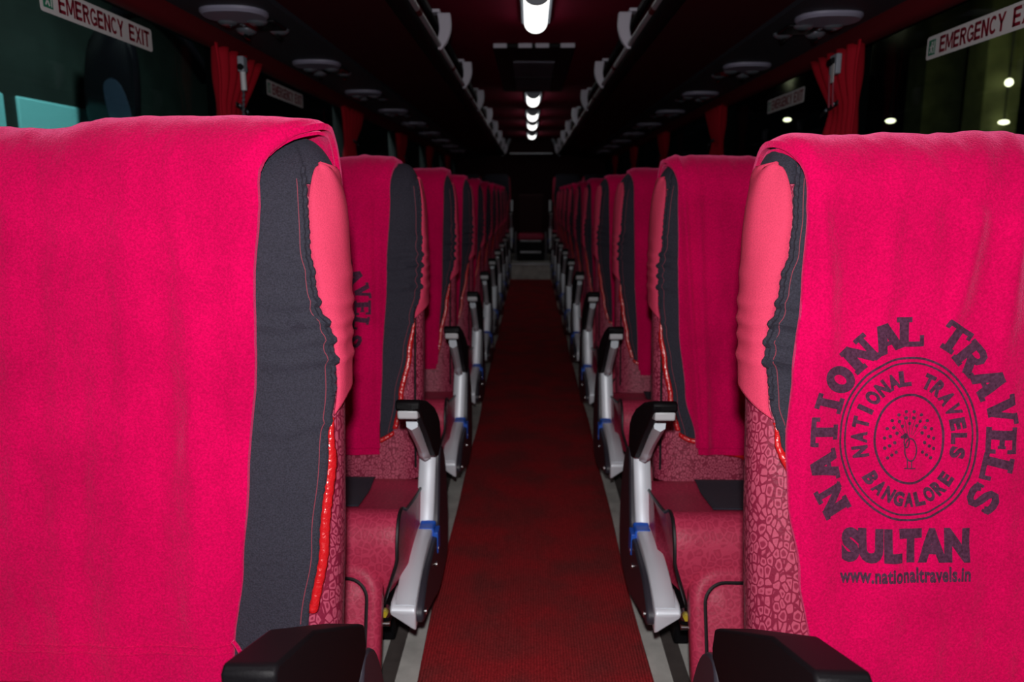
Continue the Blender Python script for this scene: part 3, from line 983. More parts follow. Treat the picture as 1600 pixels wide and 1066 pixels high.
def seat_pair(s, front):
    """a pair of seats; s = -1 for the side left of the aisle, 1 for the right"""
    root = thing('coach_seat_pair', '', 'coach seat', (0, 0, 0))
    SM = SEAM[s] if front else SEAM_REST[s]
    L = lambda p: (s * (p[0] - UR), p[1], p[2])
    def patch(uc, a_rng, z_rng, off, na, nz, crs=0.0):
        """a_rng(z, t) -> angle, z_rng(t) -> z"""
        rows = []
        for i in range(nz):
            row = []
            for j in range(na):
                tz, ta = i / (nz - 1), j / (na - 1)
                z, a = a_rng(tz, ta)
                p = b_pt(uc, a, z, off)
                if crs:
                    p = b_pt(uc, a, z, off + crs * crease(p[0], z, uc))
                row.append(L(p))
            rows.append(row)
        return rows
    zs = [Z_LO + (Z_ROUND - Z_LO) * i / 22 for i in range(22)] + [Z_ROUND + (Z_TOP - Z_ROUND) * math.sin(PI / 2 * i / 12) for i in range(13)]
    def zmap(zb):
        lin = [zb + (Z_ROUND - zb) * i / 70 for i in range(70)]
        return lin + [Z_ROUND + (Z_TOP - Z_ROUND) * math.sin(PI / 2 * i / 14) for i in range(15)]
    for seat_i, (uf, aisle) in enumerate(((0.505, True), (0.93, False))):
        uc = uf + DU[s]
        # ---- backrest body
        b = MB()
        b.loft([[L(b_pt(uc, 2 * PI * k / 56, z)) for k in range(56)] for z in zs])
        back = b.build('backrest', M['leather'], root, angle=60)
        # piping down the leather at the aisle side of the front
        b = MB()
        b.tube([L(b_pt(uc, a_of_u(uc, uc - HW + 0.021, z), z, 0.001)) for z in [0.40 + 0.012 * k for k in range(40)]], 0.0035, 6)
        b.build('piping', M['piping'], back)
        # ---- black headrest cover
        b = MB()
        seam = lambda z: (lerp_table(SM, z) - 0.505 + uf)
        zb_u = (lambda u: 0.490 - 0.75 * max(0, min(u - (uc - 0.16), 0.12))) if front and s < 0 else (lambda u: 0.525 - 0.36 * max(0, min(u - (uc - 0.185), 0.24)) + 0.004 * math.sin(u * 70))
        zz = zmap(0.0)
        rows = []
        nz, na = 96, 44
        for i in range(nz):
            row = []
            for j in range(na):
                tz, ta = i / (nz - 1), j / (na - 1)
                zmx = Z_ROUND + (Z_TOP - Z_ROUND) * math.sin(PI / 2 * max(0, (tz - 0.86) / 0.14)) if tz > 0.86 else None
                u_guess = (seam(0.52) + (uc + HW - 0.03 - seam(0.52)) * ta)
                zb = zb_u(u_guess)
                z = zmx if zmx is not None else zb + (Z_ROUND - zb) * tz / 0.86
                a0 = a_of_u(uc, seam(z), z)
                a1 = PI - 0.35
                a = a0 + (a1 - a0) * ta
                p = b_pt(uc, a, z, 0.004)
                row.append(L(b_pt(uc, a, z, 0.004 + crease(p[0], z, uc))))
            rows.append(row)
        b.grid(rows)
        b.grid([[L(b_pt(uc, PI - 0.35 + (PI + 0.9) * j / 27, z, 0.004)) for j in range(28)] for z in zmap(0.88)])
        ztop = [1.165 + (Z_TOP - 1.165) * math.sin(PI / 2 * i / 9) for i in range(10)]
        b.grid([[L(b_pt(uc, -1.6 + (a_of_u(uc, seam(z), z) + 1.6) * j / 21, z, 0.004)) for j in range(22)] for z in ztop])
        cov = b.build('headrest_cover', M['black_cloth'], root, angle=70)
        so = cov.modifiers.new('thick', 'SOLIDIFY'); so.thickness = 0.002; so.offset = 1
        # ---- pink side gusset
        b = MB()
        rows = []
        for i in range(70):
            tz = i / 69
            row = []
            for j in range(22):
                ta = j / 21
                zt = 1.192
                zb = 0.815 + 0.085 * (1 - ta) ** 0.8
                z = zb + (zt - zb) * tz
                a_hi = a_of_u(uc, seam(z), z)
                a_lo = -1.35
                if tz > 0.80:
                    sh = math.sqrt(max(0.0, 1 - ((tz - 0.80) / 0.20) ** 2.4))
                    mid = 0.12 + 0.55 * (a_hi - 0.12)
                    a_hi = mid + (a_hi - mid) * sh
                    a_lo = mid + (a_lo - mid) * sh
                a = a_lo + (a_hi - a_lo) * ta
                p = b_pt(uc, a, z)
                off = 0.0060 + 0.38 * crease(p[0], z, uc) + 0.002 * math.sin(PI * ta) + 0.0012 * math.sin(ta * 20 + 2 * math.sin(z * 8))
                row.append(L(b_pt(uc, a, z, off)))
            rows.append(row)
        b.grid(rows)
        gus = b.build('side_gusset', M['pink_cloth'], cov, angle=70)
        so = gus.modifiers.new('thick', 'SOLIDIFY'); so.thickness = 0.003; so.offset = 1
        # gathered edge beside the gusset and a line of stitching
        b = MB()
        b.tube([L(b_pt(uc, a_of_u(uc, seam(z) + 0.004, z), z, 0.008 + 0.0018 * math.sin(z * 420) + crease(seam(z), z, uc))) for z in [0.845 + 0.0024 * k for k in range(143)]], 0.004, 6)
        b.build('gathered_edge', M['black_cloth'], cov)
        for k in range(58):
            pass
        b = MB()
        b.tube([L(b_pt(uc, a_of_u(uc, seam(z) + 0.013, z), z, 0.0068 + crease(seam(z) + 0.013, z, uc))) for z in [0.50 + 0.006 * k for k in range(113)]], 0.0007, 4)
        b.build('stitching', M['stitch'], cov)
        # ---- red satin trim along the lower edge of the cover
        b = MB()
        rows = []
        for k in range(52):
            z = 0.515 + 0.0058 * k
            us = seam(z)
            wd = 0.010 * min(1, (52 - k) / 12) + 0.002
            row = []
            for j in range(5):
                u = max(us + 0.001 - wd * j / 4, uc - HW + 0.0005)
                row.append(L(b_pt(uc, a_of_u(uc, u, z), z, 0.004 + 0.0025 * math.sin(PI * j / 4) + 0.0008 * math.sin(z * 330 + j))))
            rows.append(row)
        b.grid(rows)
        rows = []
        for k in range(36):
            u = seam(0.52) + (uc + 0.16 - seam(0.52)) * k / 35
            z0 = zb_u(u)
            rows.append([L(b_pt(uc, a_of_u(uc, u, 0.5) if u < uc else PI - a_of_u(uc, 2 * uc - u, 0.5), z0 + 0.003 - 0.012 * j / 3, 0.005 + 0.003 * math.sin(PI * j / 3))) for j in range(4)])
        b.grid(rows)
        tr = b.build('satin_trim', M['satin'], cov, angle=70)
        so = tr.modifiers.new('thick', 'SOLIDIFY'); so.thickness = 0.002; so.offset = 1
        # ---- hard shell on the back
        b = MB()
        b.grid([[L(b_pt(uc, -0.55 - (PI - 1.10) * j / 20, z, 0.003)) for j in range(21)] for z in [0.38 + 0.03 * i for i in range(18)]])
        sh = b.build('back_shell', M['dark_and_shaded_plastic'], root, angle=70)
        so = sh.modifiers.new('thick', 'SOLIDIFY'); so.thickness = 0.006; so.offset = 1

        # ---- cushion
        uc = uf
        u0, u1 = uc - HW, uc + HW
        prof = smooth_closed([(0.050, .375), (-.06, .385), (-.16, .402), (-.245, .418), (-.285, .428), (-.335, .452), (-.378, .446), (-.405, .405), (-.413, .35), (-.402, .29), (-.372, .240), (-.32, .232), (-.2, .255), (0.0, .262), (.045, .30)], 4)
        cy, cz = -0.19, 0.34
        def ring(u, k, ins):
            out = []
            for y, z in prof:
                dz = max(0, (0.36 - z)) if y < -0.25 else 0
                out.append(L((u + ins * dz * 0.32, cy + (y - cy) * k, cz + (z - cz) * k)))
            return out
        b = MB()
        b.loft([ring(u0 + 0.002, .93, 1), ring(u0, .965, 1), ring(u0 + 0.004, .99, 1), ring(u0 + 0.012, 1, 1)] + [ring(u0 + 0.012 + (u1 - u0 - 0.024) * k / 10, 1, 1 - 2 * k / 10) for k in range(1, 10)] + [ring(u1 - 0.012, 1, -1), ring(u1 - 0.004, .99, -1), ring(u1, .965, -1), ring(u1 - 0.002, .93, -1)])
        cu = b.build('cushion', M['leather_big'], root, angle=50)
        for uu, ins in ((u0 + 0.003, 1), (u1 - 0.003, -1)):
            b = MB()
            pp = [ring(uu, 0.992, ins)[k] for k in range(0, 46)]
            b.tube(pp, 0.0042, 6)
            b.build('piping', M['piping'], cu)
        top = [p for p in prof[:17] if p[0] > -0.262]
        b = MB()
        b.grid([[L((ua + (ub - ua) * j / 6, y, z + 0.0025)) for j in range(7)] for (y, z), ua, ub in [(p, u0 + 0.140 - 0.02 * (0.05 - p[0]) / 0.3, u1 - 0.115) for p in top]])
        pn = b.build('cushion_panel', M['black_cloth'], cu, angle=60)
        so = pn.modifiers.new('thick', 'SOLIDIFY'); so.thickness = 0.003; so.offset = 1

        # ---- calf rest
        def slab_ring(ins, dep, n=9, r=0.075):
            w2, h = HW - 0.035 - ins, 0.33
            pts = []
            rr = max(r - ins, 0.012)
            for cx, ct, a0 in ((1, 1, 0), (-1, 1, 90), (-1, 0, 180), (1, 0, 270)):
                for k in range(n):
                    a = math.radians(a0 + 90 * k / (n - 1))
                    x = cx * (w2 - rr) + rr * math.cos(a)
                    t = (h - ins - rr if ct else ins + rr) + rr * math.sin(a)
                    y = -0.505 + 0.115 * (t / h) - dep * 0.94
                    z = 0.055 + 0.945 * t - dep * 0.33
                    pts.append(L((uc + x, y, z)))
            return pts
        b = MB()
        b.loft([slab_ring(0.01, -0.03), slab_ring(0, -0.022), slab_ring(0, 0.016), slab_ring(0.006, 0.026), slab_ring(0.022, 0.032), slab_ring(0.030, 0.027), slab_ring(0.040, 0.032), slab_ring(0.07, 0.040), slab_ring(0.10, 0.042)])
        lr = b.build('calf_rest', M['leather_big'], root, angle=60)
        b = MB(); b.tube(slab_ring(0.030, 0.030), 0.0042, 6, closed=True); b.build('piping', M['piping'], lr)

    # ---- aisle armrest
    dz = -0.030 if front else 0.0
    if front:
        up_ = [(-.362, .690), (-.362, .706), (-.352, .712), (-.23, .672), (-.014, .550), (.004, .538), (.012, .505), (.006, .490)]
    else:
        up_ = [(-.362, .690), (-.362, .706), (-.352, .712), (-.23, .676), (-.10, .624), (-.030, .584), (.002, .556), (.012, .512), (.006, .490)]
    b = MB(); b.prism(up_ + [(-.05, .492), (-.085, .52 + dz * .5), (-.14, .575 + dz * .5), (-.22, .625), (-.31, .668)], s * (0.270 - UR), s * (0.306 - UR))
    b.prism(up_ + [(-.045, .478), (-.085, .490), (-.14, .530), (-.22, .592), (-.29, .640), (-.335, .676)], s * (0.252 - UR), s * (0.270 - UR))
    am = b.build('armrest', M['black_plastic'], root, bevel=0.004, bseg=2)
    b = MB(); b.prism([(-.355, .668), (-.358, .688), (-.30, .673), (-.295, .655)], s * (0.258 - UR), s * (0.303 - UR)); b.build('front_strip', M['white_plastic'], am, bevel=0.004)
    und = smooth_open([(-.27, .636), (-.22, .602), (-.16, .562), (-.115, .528), (-.085, .500), (-.055, .486)], 4)
    b = MB()
    b.loft([[(s * (u - UR), y + dy * 0.7, z + dy) for u, dy in ((0.270, 0.004), (0.271, -0.010), (0.284, -0.016), (0.296, -0.010), (0.299, 0.004), (0.299, 0.018), (0.270, 0.018))] for y, z in und])
    b.build('under_shell', M['silver'], am, angle=60)
    b = MB(); b.tube([(s * (0.258 - UR), -0.005, 0.487), (s * (0.305 - UR), -0.005, 0.487)], 0.010, 12); b.build('hinge_pin', M['steel'], am)

    # ---- side panel facing the aisle, with its silver front edge
    side = smooth_closed([(-.008, .480), (.035, .480), (.085, .44), (.13, .36), (.155, .26), (.15, .165), (.115, .122), (.02, .108), (-.08, .112), (-.20, .148), (-.31, .180), (-.370, .192), (-.378, .215), (-.35, .240), (-.28, .268), (-.15, .276), (-.075, .285), (-.052, .32), (-.03, .40)], 3)
    b = MB(); b.prism(side, s * (0.252 - UR), s * (0.292 - UR))
    sp = b.build('side_panel', M['dark_and_shaded_plastic'], root, bevel=0.005)  # same plastic as the silver edge, its grazing shade put into the colour
    def strip(path, ua, ub, th, lift=0.0):
        """rounded silver moulding along a (y, z) path, ua/ub may vary along it"""
        rings = []
        n = len(path)
        for i, (y, z) in enumerate(path):
            ty = path[min(i + 1, n - 1)][0] - path[max(i - 1, 0)][0]; tz = path[min(i + 1, n - 1)][1] - path[max(i - 1, 0)][1]
            q = math.hypot(ty, tz); ny, nz = tz / q, -ty / q          # outwards: to the front / top
            if ny > 0 and abs(ny) > abs(nz) or (abs(nz) >= abs(ny) and nz < 0):
                ny, nz = -ny, -nz
            t = i / (n - 1)
            a_, b_ = ua(t), ub(t)
            m = (a_ + b_) / 2
            sec = [(a_, -th), (a_, 0.004), (a_ + 0.001, 0.0075), (a_ + 0.0035, 0.0105), (m, 0.0115), (b_ - 0.0035, 0.0105), (b_ - 0.001, 0.0075), (b_, 0.004), (b_, -th)]
            rings.append([(s * (u - UR), y + ny * (d + lift), z + nz * (d + lift)) for u, d in sec])
        return rings
    post = smooth_open([(-.006, .481), (-.014, .44), (-.028, .39), (-.045, .33), (-.060, .288)], 4)
    b = MB(); b.loft(strip(post, lambda t: 0.261 + 0.006 * t, lambda t: 0.307 + 0.007 * t, 0.02))
    b.build('front_cover', M['silver'], sp, angle=50)
    shell = smooth_open([(-.078, .286), (-.14, .287), (-.21, .282), (-.28, .270), (-.34, .251), (-.378, .232)], 4)
    b = MB(); b.loft(strip(shell, lambda t: 0.264 + 0.004 * t, lambda t: 0.312 + 0.006 * math.sin(t * PI / 2), 0.016))
    b.build('front_cover', M['silver'], sp, angle=50)
    b = MB()
    def toe(u, zb):
        return [(s * (u - UR), y, z) for y, z in ((-.372, .246), (-.388, .238), (-.394, .228), (-.388, zb), (-.30, zb + 0.012), (-.30, .246))]
    b.loft([toe(0.268, .180), toe(0.276, .183), toe(0.300, .200), toe(0.326, .220)])
    b.build('toe_cap', M['silver'], sp, bevel=0.004)
    b = MB(); b.loft(strip([(-.058, .2945), (-.067, .288), (-.080, .2862), (-.106, .2872)], lambda t: 0.260, lambda t: 0.302, 0.02, 0.002))
    b.box(*sorted((s * (0.2495 - UR), s * (0.262 - UR))), -.110, -.064, .232, .290)
    b.build('release_clip', M['blue'], sp, bevel=0.002)
    for y, z in ((-.10, .243), (-.135, .215), (-.345, .205)):
        b = MB(); b.tube([(s * (0.2535 - UR), y, z), (s * (0.249 - UR), y, z)], 0.008, 12)
        b.build('screw', M['steel'], sp)
    # ---- frame under the seat
    b = MB(); b.box(*sorted((s * (0.36 - UR), s * (0.40 - UR))), -0.16, 0.20, 0.012, 0.27)
    b.build('pedestal', M['black_plastic'], root, bevel=0.006)
    b = MB(); b.box(*sorted((s * (0.32 - UR), s * (1.13 - UR))), -0.05, 0.10, 0.235, 0.275); b.build('seat_frame', M['black_plastic'], root, bevel=0.004)
    b = MB(); b.box(*sorted((s * (1.02 - UR), s * (1.06 - UR))), -0.16, 0.20, 0.0, 0.27); b.build('pedestal', M['black_plastic'], root, bevel=0.006)
    b = MB(); b.box(*sorted((s * (0.330 - UR), s * (0.39 - UR))), -0.37, -0.15, 0.185, 0.235); b.build('bracket', M['black_plastic'], root, bevel=0.004)
    b = MB(); b.tube([(s * (0.328 - UR), -0.385, 0.196), (s * (0.70 - UR), -0.385, 0.196)], 0.006, 10); b.build('cross_rod', M['steel'], root)
    b = MB(); b.tube([(s * (0.340 - UR), -0.372, 0.222), (s * (0.340 - UR), -0.392, 0.222)], 0.0085, 6); nt_ = b.build('lock_nut', M['yellow'], root)
    b = MB(); b.tube([(s * (0.338 - UR), -0.370, 0.222), (s * (0.338 - UR), -0.384, 0.222)], 0.013, 14); b.build('washer', M['steel'], nt_)
    b = MB(); b.tube([(s * (0.315 - UR), 0.0, 0.345), (s * (0.345 - UR), 0.0, 0.345)], 0.012, 12); b.build('recline_pivot', M['steel'], root)
    return root

NROW = 10
ROWN = ['front', 'second', 'third', 'fourth', 'fifth', 'sixth', 'seventh', 'eighth', 'ninth', 'tenth']
def row_y(k):
    return 0.96 * (k + 1) + 0.048
pairs = {}
for s in (-1, 1):
    first = seat_pair(s, True)
    proto = seat_pair(s, False)
    sd = 'left' if s < 0 else 'right'
    for k in range(NROW + 1):
        o = first if k == 0 else proto if k == 1 else copy_tree(proto)
        o['group'] = 'pairs of coach seats along the aisle'
        if k < NROW:
            o.location = (s * UR, row_y(k), 0)
            o['label'] = 'red and black coach seat pair in the %s row, %s of the aisle' % (ROWN[k], sd)
        else:
            o.location = (s * UR, 11.35, 0.215)
            o['label'] = 'dark red coach seat pair up on the rear step, %s of the middle seat' % sd
            for dy in (0.0,):
                bb = MB(); bb.tube([(s * (0.28 - UR), -0.02, 0.49), (s * (0.28 - UR), 0.06, 0.86)], 0.018, 10)
                bb.build('raised_armrest', M['silver'], o)
        pairs[(s, k)] = o
    for k, o in [(0, pairs[(s, 0)])]:
        for ch in list(o.children):
            if ch.name.startswith('backrest'):
                for g in list(ch.children):
                    bpy.data.objects.remove(g)

# the middle seat of the rear bench
root = thing('rear_middle_seat', 'single dark red seat on a metal frame at the end of the aisle', 'coach seat', (0, 11.35, 0.215))
b = MB(); b.box(-0.19, 0.19, 0.05, 0.18, 0.36, 0.95); b.build('backrest', M['rear'], root, bevel=0.03)  # rear lining colour reused to put the far-end gloom into the backrest
b = MB(); b.box(-0.19, 0.19, -0.22, 0.06, 0.30, 0.39); b.build('cushion', M['leather_big'], root, bevel=0.03)
b = MB(); b.box(-0.2, 0.2, -0.2, 0.2, 0.0, 0.29); b.build('base_box', M['black_plastic'], root, bevel=0.01)
for z, h in ((0.125, 0.016), (0.285, 0.010)):
    b = MB(); b.tube([(-0.15, -0.22, z), (0.15, -0.22, z)], h, 10); b.build('frame_bar', M['alu'], root)
for x in (-0.22, 0.22):
    b = MB(); b.tube([(x, -0.2, 0.0), (x, -0.1, 0.33), (x, 0.0, 0.40)], 0.014, 8); b.build('frame_leg', M['alu'], root)

# ------------------------------------------------------------------ fleece blankets over the seats
def blanket(s, k, label, e_front, e_back, z_hem, z_back=1.0, u_out=0.725, seed=0, fold=0.010, puff=0.0, pleats=(), fine=True, top=0.0, fade=1.0, sag=0.0):
    """blanket folded over the top of the aisle seat; e_front: [(z, u)] its edge towards the aisle"""
    rnd = random.Random(seed)
    ox, oy = rnd.random() * 30, rnd.random() * 30
    nu, nf, na, nb = (70, 60, 22, 14) if fine else (36, 26, 14, 8)
    L = lambda p: (s * (p[0] - UR), p[1], p[2])
    zr = 1.135
    yc = b_yc(zr)
    def line(gap, zh):
        """[(y, z, ny, nz, zone, zval)] from the front hem over the top to the back hem"""
        out = []
        for i in range(nf):
            z = zh + (zr - zh) * i / nf
            y = b_yc(z) - b_ht(z) - gap
            out.append((y, z, -1, 0.15, 0, z))
        rf = b_ht(zr) + gap
        rt = Z_TOP - zr + gap + top
        for i in range(na + 1):
            a = PI * i / na
            out.append((yc - rf * math.cos(a), zr + rt * math.sin(a), -math.cos(a), math.sin(a), 1, a / PI))
        for i in range(1, nb):
            z = zr - (zr - z_back) * i / (nb - 1)
            y = b_yc(z) + b_ht(z) + gap
            out.append((y, z, 1, 0, 2, z))
        return out
    def edge(zone, v, d):
        if zone == 0:
            return lerp_table(e_front, v) + d
        if zone == 1:
            a = lerp_table(e_front, zr)
            t = max(0, min(1, (v - 0.10) / 0.5)); t = t * t * (3 - 2 * t)
            return a + (e_back - a) * t + d
        return e_back + d
    def layer(gap, zh, d, amp):
        rows = []
        ln = line(gap, zh)
        acc = 0
        for i, (y, z, ny, nz, zone, v) in enumerate(ln):
            if i:
                acc += math.hypot(y - ln[i - 1][0], z - ln[i - 1][1])
            row = []
            ue = edge(zone, v, d)
            for j in range(nu):
                t = j / (nu - 1)
                tt = t ** 1.15
                u = ue + (u_out - ue) * tt
                hang = 1.0 if zone == 0 else 0.45
                hf = min(1.0, max(0.0, (1.25 - z) / 0.5)) if zone == 0 else 0.3
                dd = amp * hang * (0.9 * noise.noise((u * 9 + ox, acc * 1.5 + oy, 0.3)) + 0.55 * noise.noise((u * 22 + ox, acc * 2.2 + oy, 5.1))) * (0.6 + 0.6 * hf)
                dd += 0.0025 * noise.noise((u * 45, acc * 30, 9 + seed))
                for pu, pw, ph, sl in pleats:
                    q = (u - pu - sl * (z - 0.9)) / pw
                    dd += ph * math.exp(-q * q) * (min(1.0, max(fade, (z - 0.86) / 0.16)) if zone == 0 else 0.4)
                if zone == 1:
                    dd += puff * math.sin(PI * v) * (0.75 + 0.5 * noise.noise((u * 7 + ox, 3.3, 1.0)))
                sg = max(0.0, min(1.0, (u - 0.66) / 0.10)); sg = sag * sg * sg * (3 - 2 * sg) if zone == 1 else 0.0
                e = (u - ue)
                roll = 0.009 * math.exp(-(e / 0.012) ** 2)         # the fold along the aisle edge curls towards the seat
                dd = max(dd + 0.004, -0.003) - roll
                row.append((u, y + ny * dd, z + nz * dd - sg * math.sin(PI * v) if zone == 1 else z + nz * dd))
            rows.append(row)
        return rows
    b = MB()
    outer = layer(0.020, z_hem, 0.0, fold)
    inner = layer(0.007, z_hem - 0.022, 0.006, 0.002)
    bvh_v, bvh_f = [], []
    def sheet(rows, th):
        A = [[b.bm.verts.new(L(p)) for p in r] for r in rows]
        back = []
        n = len(rows)
        for i, r in enumerate(rows):
            rr = []
            for j, p in enumerate(r):
                q0 = Vector(rows[max(i - 1, 0)][j]); q1 = Vector(rows[min(i + 1, n - 1)][j])
                t = q1 - q0
                nn = Vector((0, t.z, -t.y)).normalized()              # towards the seat
                rr.append(b.bm.verts.new(L(Vector(p) + nn * th)))
            back.append(rr)
        m = len(rows[0])
        for i in range(n - 1):
            for j in range(m - 1):
                b.bm.faces.new((A[i][j], A[i][j + 1], A[i + 1][j + 1], A[i + 1][j]))
                b.bm.faces.new((back[i][j], back[i + 1][j], back[i + 1][j + 1], back[i][j + 1]))
        for i in range(n - 1):
            b.bm.faces.new((A[i][0], A[i + 1][0], back[i + 1][0], back[i][0]))
            b.bm.faces.new((A[i][-1], back[i][-1], back[i + 1][-1], A[i + 1][-1]))
        for j in range(m - 1):
            b.bm.faces.new((A[0][j], back[0][j], back[0][j + 1], A[0][j + 1]))
            b.bm.faces.new((A[-1][j], A[-1][j + 1], back[-1][j + 1], back[-1][j]))
    sheet(outer, 0.010)
    sheet(inner, 0.005)
    me_v = [Vector(L(p)) for r in outer for p in r]
    m = nu
    me_f = [(i * m + j, i * m + j + 1, (i + 1) * m + j + 1, (i + 1) * m + j) for i in range(len(outer) - 1) for j in range(m - 1) if i < nf]
    bvh = BVHTree.FromPolygons(me_v, me_f)
    o = b.build('fleece_blanket', M['fleece'], None, angle=75)
    o.location = (s * UR, row_y(k), 0)
    tag(o, label, 'blanket', 'red fleece blankets over the seats')
    return o, bvh, outer

# front row, left
E_L1 = [(0.40, .472), (0.47, .464), (0.60, .448), (0.72, .439), (0.92, .425), (1.02, .424), (1.13, .417), (1.19, .40)]
bl, bv, out = blanket(-1, 0, 'plain side of a crimson fleece blanket over the front seat left of the aisle', E_L1, 0.330, 0.420, 0.98, 0.84, top=0.008, sag=0.017, seed=3, fold=0.010, puff=0.010, pleats=[(0.52, 0.03, 0.006, 0.1), (0.62, 0.04, 0.007, -0.05)])
b = MB()
# stitched hem and a small loop on the edge
rows = [out[7], out[8]]
for dz in (0, 1):
    r = out[4 + dz]
    b.tube([(-1 * (p[0] - UR), p[1] - 0.001, p[2]) for p in r], 0.0016, 5)
b.build('hem_seam', M['fleece'], bl)
b = MB()
lp = [(0.462 - 0.012 * math.sin(t) ** 2 - 0.004, b_yc(.47) - b_ht(.47) - 0.028, 0.462 + 0.030 * math.cos(t)) for t in [PI * q / 14 for q in range(15)]]
b.tube([(-1 * (p[0] - UR), p[1], p[2]) for p in lp], 0.0032, 6)
b.build('hanging_loop', M['fleece'], bl)

# front row, right: the printed one
E_R1 = [(0.40, .425), (0.47, .410), (0.60, .388), (0.70, .371), (0.79, .367), (0.88, .374), (1.02, .384), (1.13, .391), (1.19, .380)]
bl, bv, out = blanket(1, 0, 'crimson fleece blanket with a dark round travel emblem, front seat right of the aisle', E_R1, 0.350, 0.40, 0.98, 0.78, top=-0.014, seed=11, fade=0.0, fold=0.010, puff=0.0, pleats=[(0.43, 0.016, 0.007, -0.12), (0.58, 0.014, 0.010, 0.22), (0.49, 0.018, 0.006, 0.10), (0.66, 0.015, 0.009, 0.12)])
EMB = travel_emblem()
lay_print(EMB, (0.541 - UR, 0.800), bv, bl, 'printed_emblem', M['print'])

# second row
E_L2 = [(0.40, .418), (0.50, .424), (0.70, .418), (0.95, .405), (1.13, .395), (1.2, .385)]
bl, bv, out = blanket(-1, 1, 'crimson fleece blanket over the second seat left of the aisle, its print half hidden', E_L2, 0.375, 0.468, 1.0, 0.725, seed=5, fold=0.012, pleats=[(0.43, 0.012, 0.006, 0.02), (0.48, 0.02, 0.008, -0.03)])
lay_print(EMB, (-(0.600 - UR), 0.85), bv, bl, 'printed_emblem', M['print'])
E_R2 = [(0.40, .448), (0.50, .438), (0.62, .41), (0.80, .392), (1.0, .386), (1.13, .384), (1.2, .372)]
blanket(1, 1, 'plain crimson fleece blanket with a hanging pleat over the second seat right of the aisle', E_R2, 0.35, 0.475, 1.0, 0.725, seed=8, fold=0.009, pleats=[(0.415, 0.008, 0.010, -0.08), (0.445, 0.012, 0.009, -0.05), (0.5, 0.03, 0.006, -0.1)])
for k in range(2, NROW):
    for s in (-1, 1):
        rnd = random.Random(k * 7 + s)
        e0 = 0.352 + 0.012 * rnd.random() - (0.012 if k > 3 else 0.0) + (0.03 if s > 0 else 0)
        E = [(0.40, e0 + 0.03), (0.55, e0 + 0.02), (0.85, e0 + 0.006), (1.13, e0), (1.2, e0 - 0.008)]
        blanket(s, k, 'crimson fleece blanket over the %s seat %s of the aisle' % ({2: 'third', 3: 'fourth', 4: 'fifth', 5: 'sixth', 6: 'seventh', 7: 'eighth', 8: 'ninth', 9: 'tenth'}[k], 'left' if s < 0 else 'right'),
                E, e0 - 0.02, 0.47 + 0.03 * rnd.random(), 1.0, 0.725, seed=20 + k * 2 + (s > 0), fold=0.010, fine=False)

# ------------------------------------------------------------------ outside in the dark
b = MB(); b.box(-14, 14, -4, 60, -1.65, -1.6); struct(b.build('ground', M['asphalt'], smooth=False))
# a coach parked alongside, left
root = thing('parked_coach', 'dark green coach with pale teal panels parked outside the left windows', 'coach', (-4.3, 6.0, -1.6))
b = MB(); b.box(-1.2, 1.2, -7.5, 2.4, 0.35, 4.4); b.build('body', M['coach_green'], root, bevel=0.08)
b = MB(); b.box(1.19, 1.215, -1.28, -0.36, 2.60, 3.335); b.build('side_panel', M['coach_teal'], root, bevel=0.02)
b = MB(); b.box(1.19, 1.215, -2.5, -1.40, 2.60, 3.335); b.build('side_panel', M['coach_teal'], root, bevel=0.02)
for y in (-6.2, 0.4):
    b = MB(); b.tube([(0.9, y, 0.48), (1.23, y, 0.48)], 0.48, 28); wl = b.build('wheel', M['rubber'], root)
    b = MB(); b.tube([(1.2, y, 0.48), (1.245, y, 0.48)], 0.22, 20); b.build('hub', M['alu'], wl)
b = MB(); b.box(-1.1, 1.1, 2.39, 2.43, 1.6, 4.1); b.build('windscreen', M['coach_dark'], root, bevel=0.02)
# its hanging mirror
root = thing('coach_mirror', 'big black wing mirror hanging beside the parked coach outside', 'mirror', (-2.82, 5.3, 1.90))
sec = smooth_closed([(0.02, .36), (.13, .31), (.18, .12), (.16, -.25), (.10, -.42), (-.06, -.44), (-.16, -.35), (-.18, -.05), (-.12, .26)], 4)
b = MB(); b.loft([[(x * 0.94, -0.02, z * 0.95) for x, z in sec], [(x, 0.0, z) for x, z in sec], [(x, 0.05, z) for x, z in sec], [(x * 0.8, 0.12, z * 0.85) for x, z in sec]])
hd = b.build('mirror_head', M['coach_dark'], root, angle=60)
b = MB(); b.loft([[(0.045 + x * 0.42 - z * 0.12, y, -0.16 + z * 0.48) for x, z in sec] for y in (-0.026, -0.018)]); b.build('mirror_glass', M['coach_mirror'], hd, angle=60)
b = MB(); b.tube(smooth_open([(0.0, 0.05, 0.25), (0.06, 0.06, 0.42), (0.20, 0.10, 0.47), (0.32, 0.3, 0.36), (0.36, 0.7, 0.12)], 6), 0.06, 10); b.build('mirror_arm', M['coach_dark'], root)
# added fill light, out of view, to brighten the parked coach
yl = bpy.data.lights.new('coach_fill_light', 'AREA'); yl.energy = 260; yl.size = 0.6; yl.color = (0.85, 1.0, 0.95)
ylo = bpy.data.objects.new('coach_fill_light', yl); col.objects.link(ylo); ylo.location = (-1.75, 4.6, 3.6); ylo.rotation_euler = (0, math.radians(-32), 0)

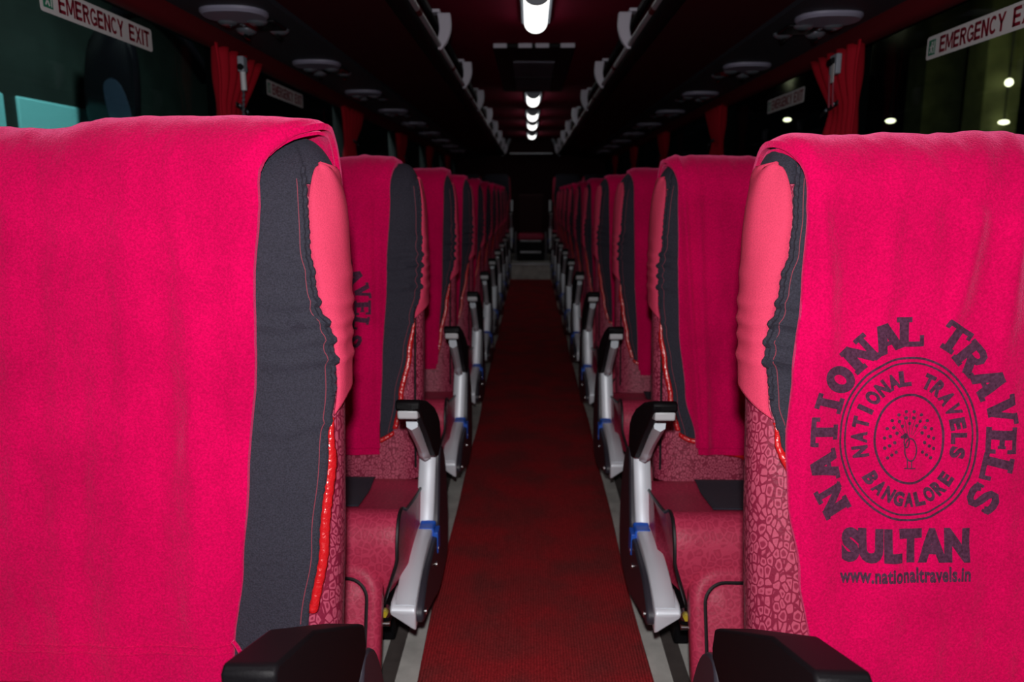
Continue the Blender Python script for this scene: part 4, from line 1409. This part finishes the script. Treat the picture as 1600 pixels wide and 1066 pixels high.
# lit forecourt on the right: columns and small lamps under a dark canopy
def column(x, y, w, label):
    root = thing('concrete_column', label, 'column', (x, y, -1.6))
    b = MB(); b.box(-w / 2, w / 2, -w / 2, w / 2, 0.0, 5.6); b.build('shaft', M['concrete'], root, bevel=0.02)
    b = MB(); b.box(-w / 2 - 0.08, w / 2 + 0.08, -w / 2 - 0.08, w / 2 + 0.08, 0.0, 0.35); b.build('plinth', M['asphalt'], root, bevel=0.02)
column(8.0, 14.1, 0.62, 'pale green concrete column outside at the edge of the right window')
column(8.0, 16.1, 0.75, 'yellowish concrete column outside below the right window sticker')
LP = [(8, 19.6, 3.81, 'round lamp outside beside the edge of the right curtain', 1), (8, 13.60, 3.00, 'small round lamp outside, high by the pale column', 0.75), (7.6, 23.7, 3.34, 'oval lamp outside seen past the far side of the right curtain', 1.3),
      (8, 17.85, 2.77, 'oval lamp outside, low between curtain and yellowish column', 1.2), (8, 13.62, 2.36, 'oval lamp outside, low by the pale column', 1.0)]
root = thing('canopy_roof', 'dark flat canopy roof over the forecourt outside', 'canopy', (9.5, 18, 4.0))
b = MB(); b.box(-3, 6, -8, 10, 0, 0.25); b.build('slab', M['coach_dark'], root, bevel=0.02)
for x, y, z, lab, k in LP:
    root = thing('forecourt_lamp', lab, 'lamp', (x - 0.02, y, z), 'lamps on the forecourt outside')
    flat = 0.45 if 'oval' in lab else 1.0
    b = MB()
    r = 0.085 * k
    b.loft([[(r * math.sin(a) * math.cos(t), r * math.sin(a) * math.sin(t), r * flat * math.cos(a)) for t in [2 * PI * q / 14 for q in range(14)]] for a in [PI * (q + 0.5) / 9 for q in range(9)]])
    b.build('lens', M['street_lamp'], root)
    b = MB(); b.tube([(0, 0, r * flat), (0, 0, 4.0 - z)], 0.012, 6); b.build('drop_rod', M['rubber'], root)

cl = bpy.data.lights.new('column_fill_light', 'AREA'); cl.energy = 13; cl.size = 1.0; cl.color = (1.0, 0.95, 0.45)  # added fill light that brings out the columns, no fixture of its own
clo = bpy.data.objects.new('column_fill_light', cl); col.objects.link(clo); clo.location = (7.2, 12.4, 3.7); clo.rotation_euler = (math.radians(50), 0, math.radians(-25))
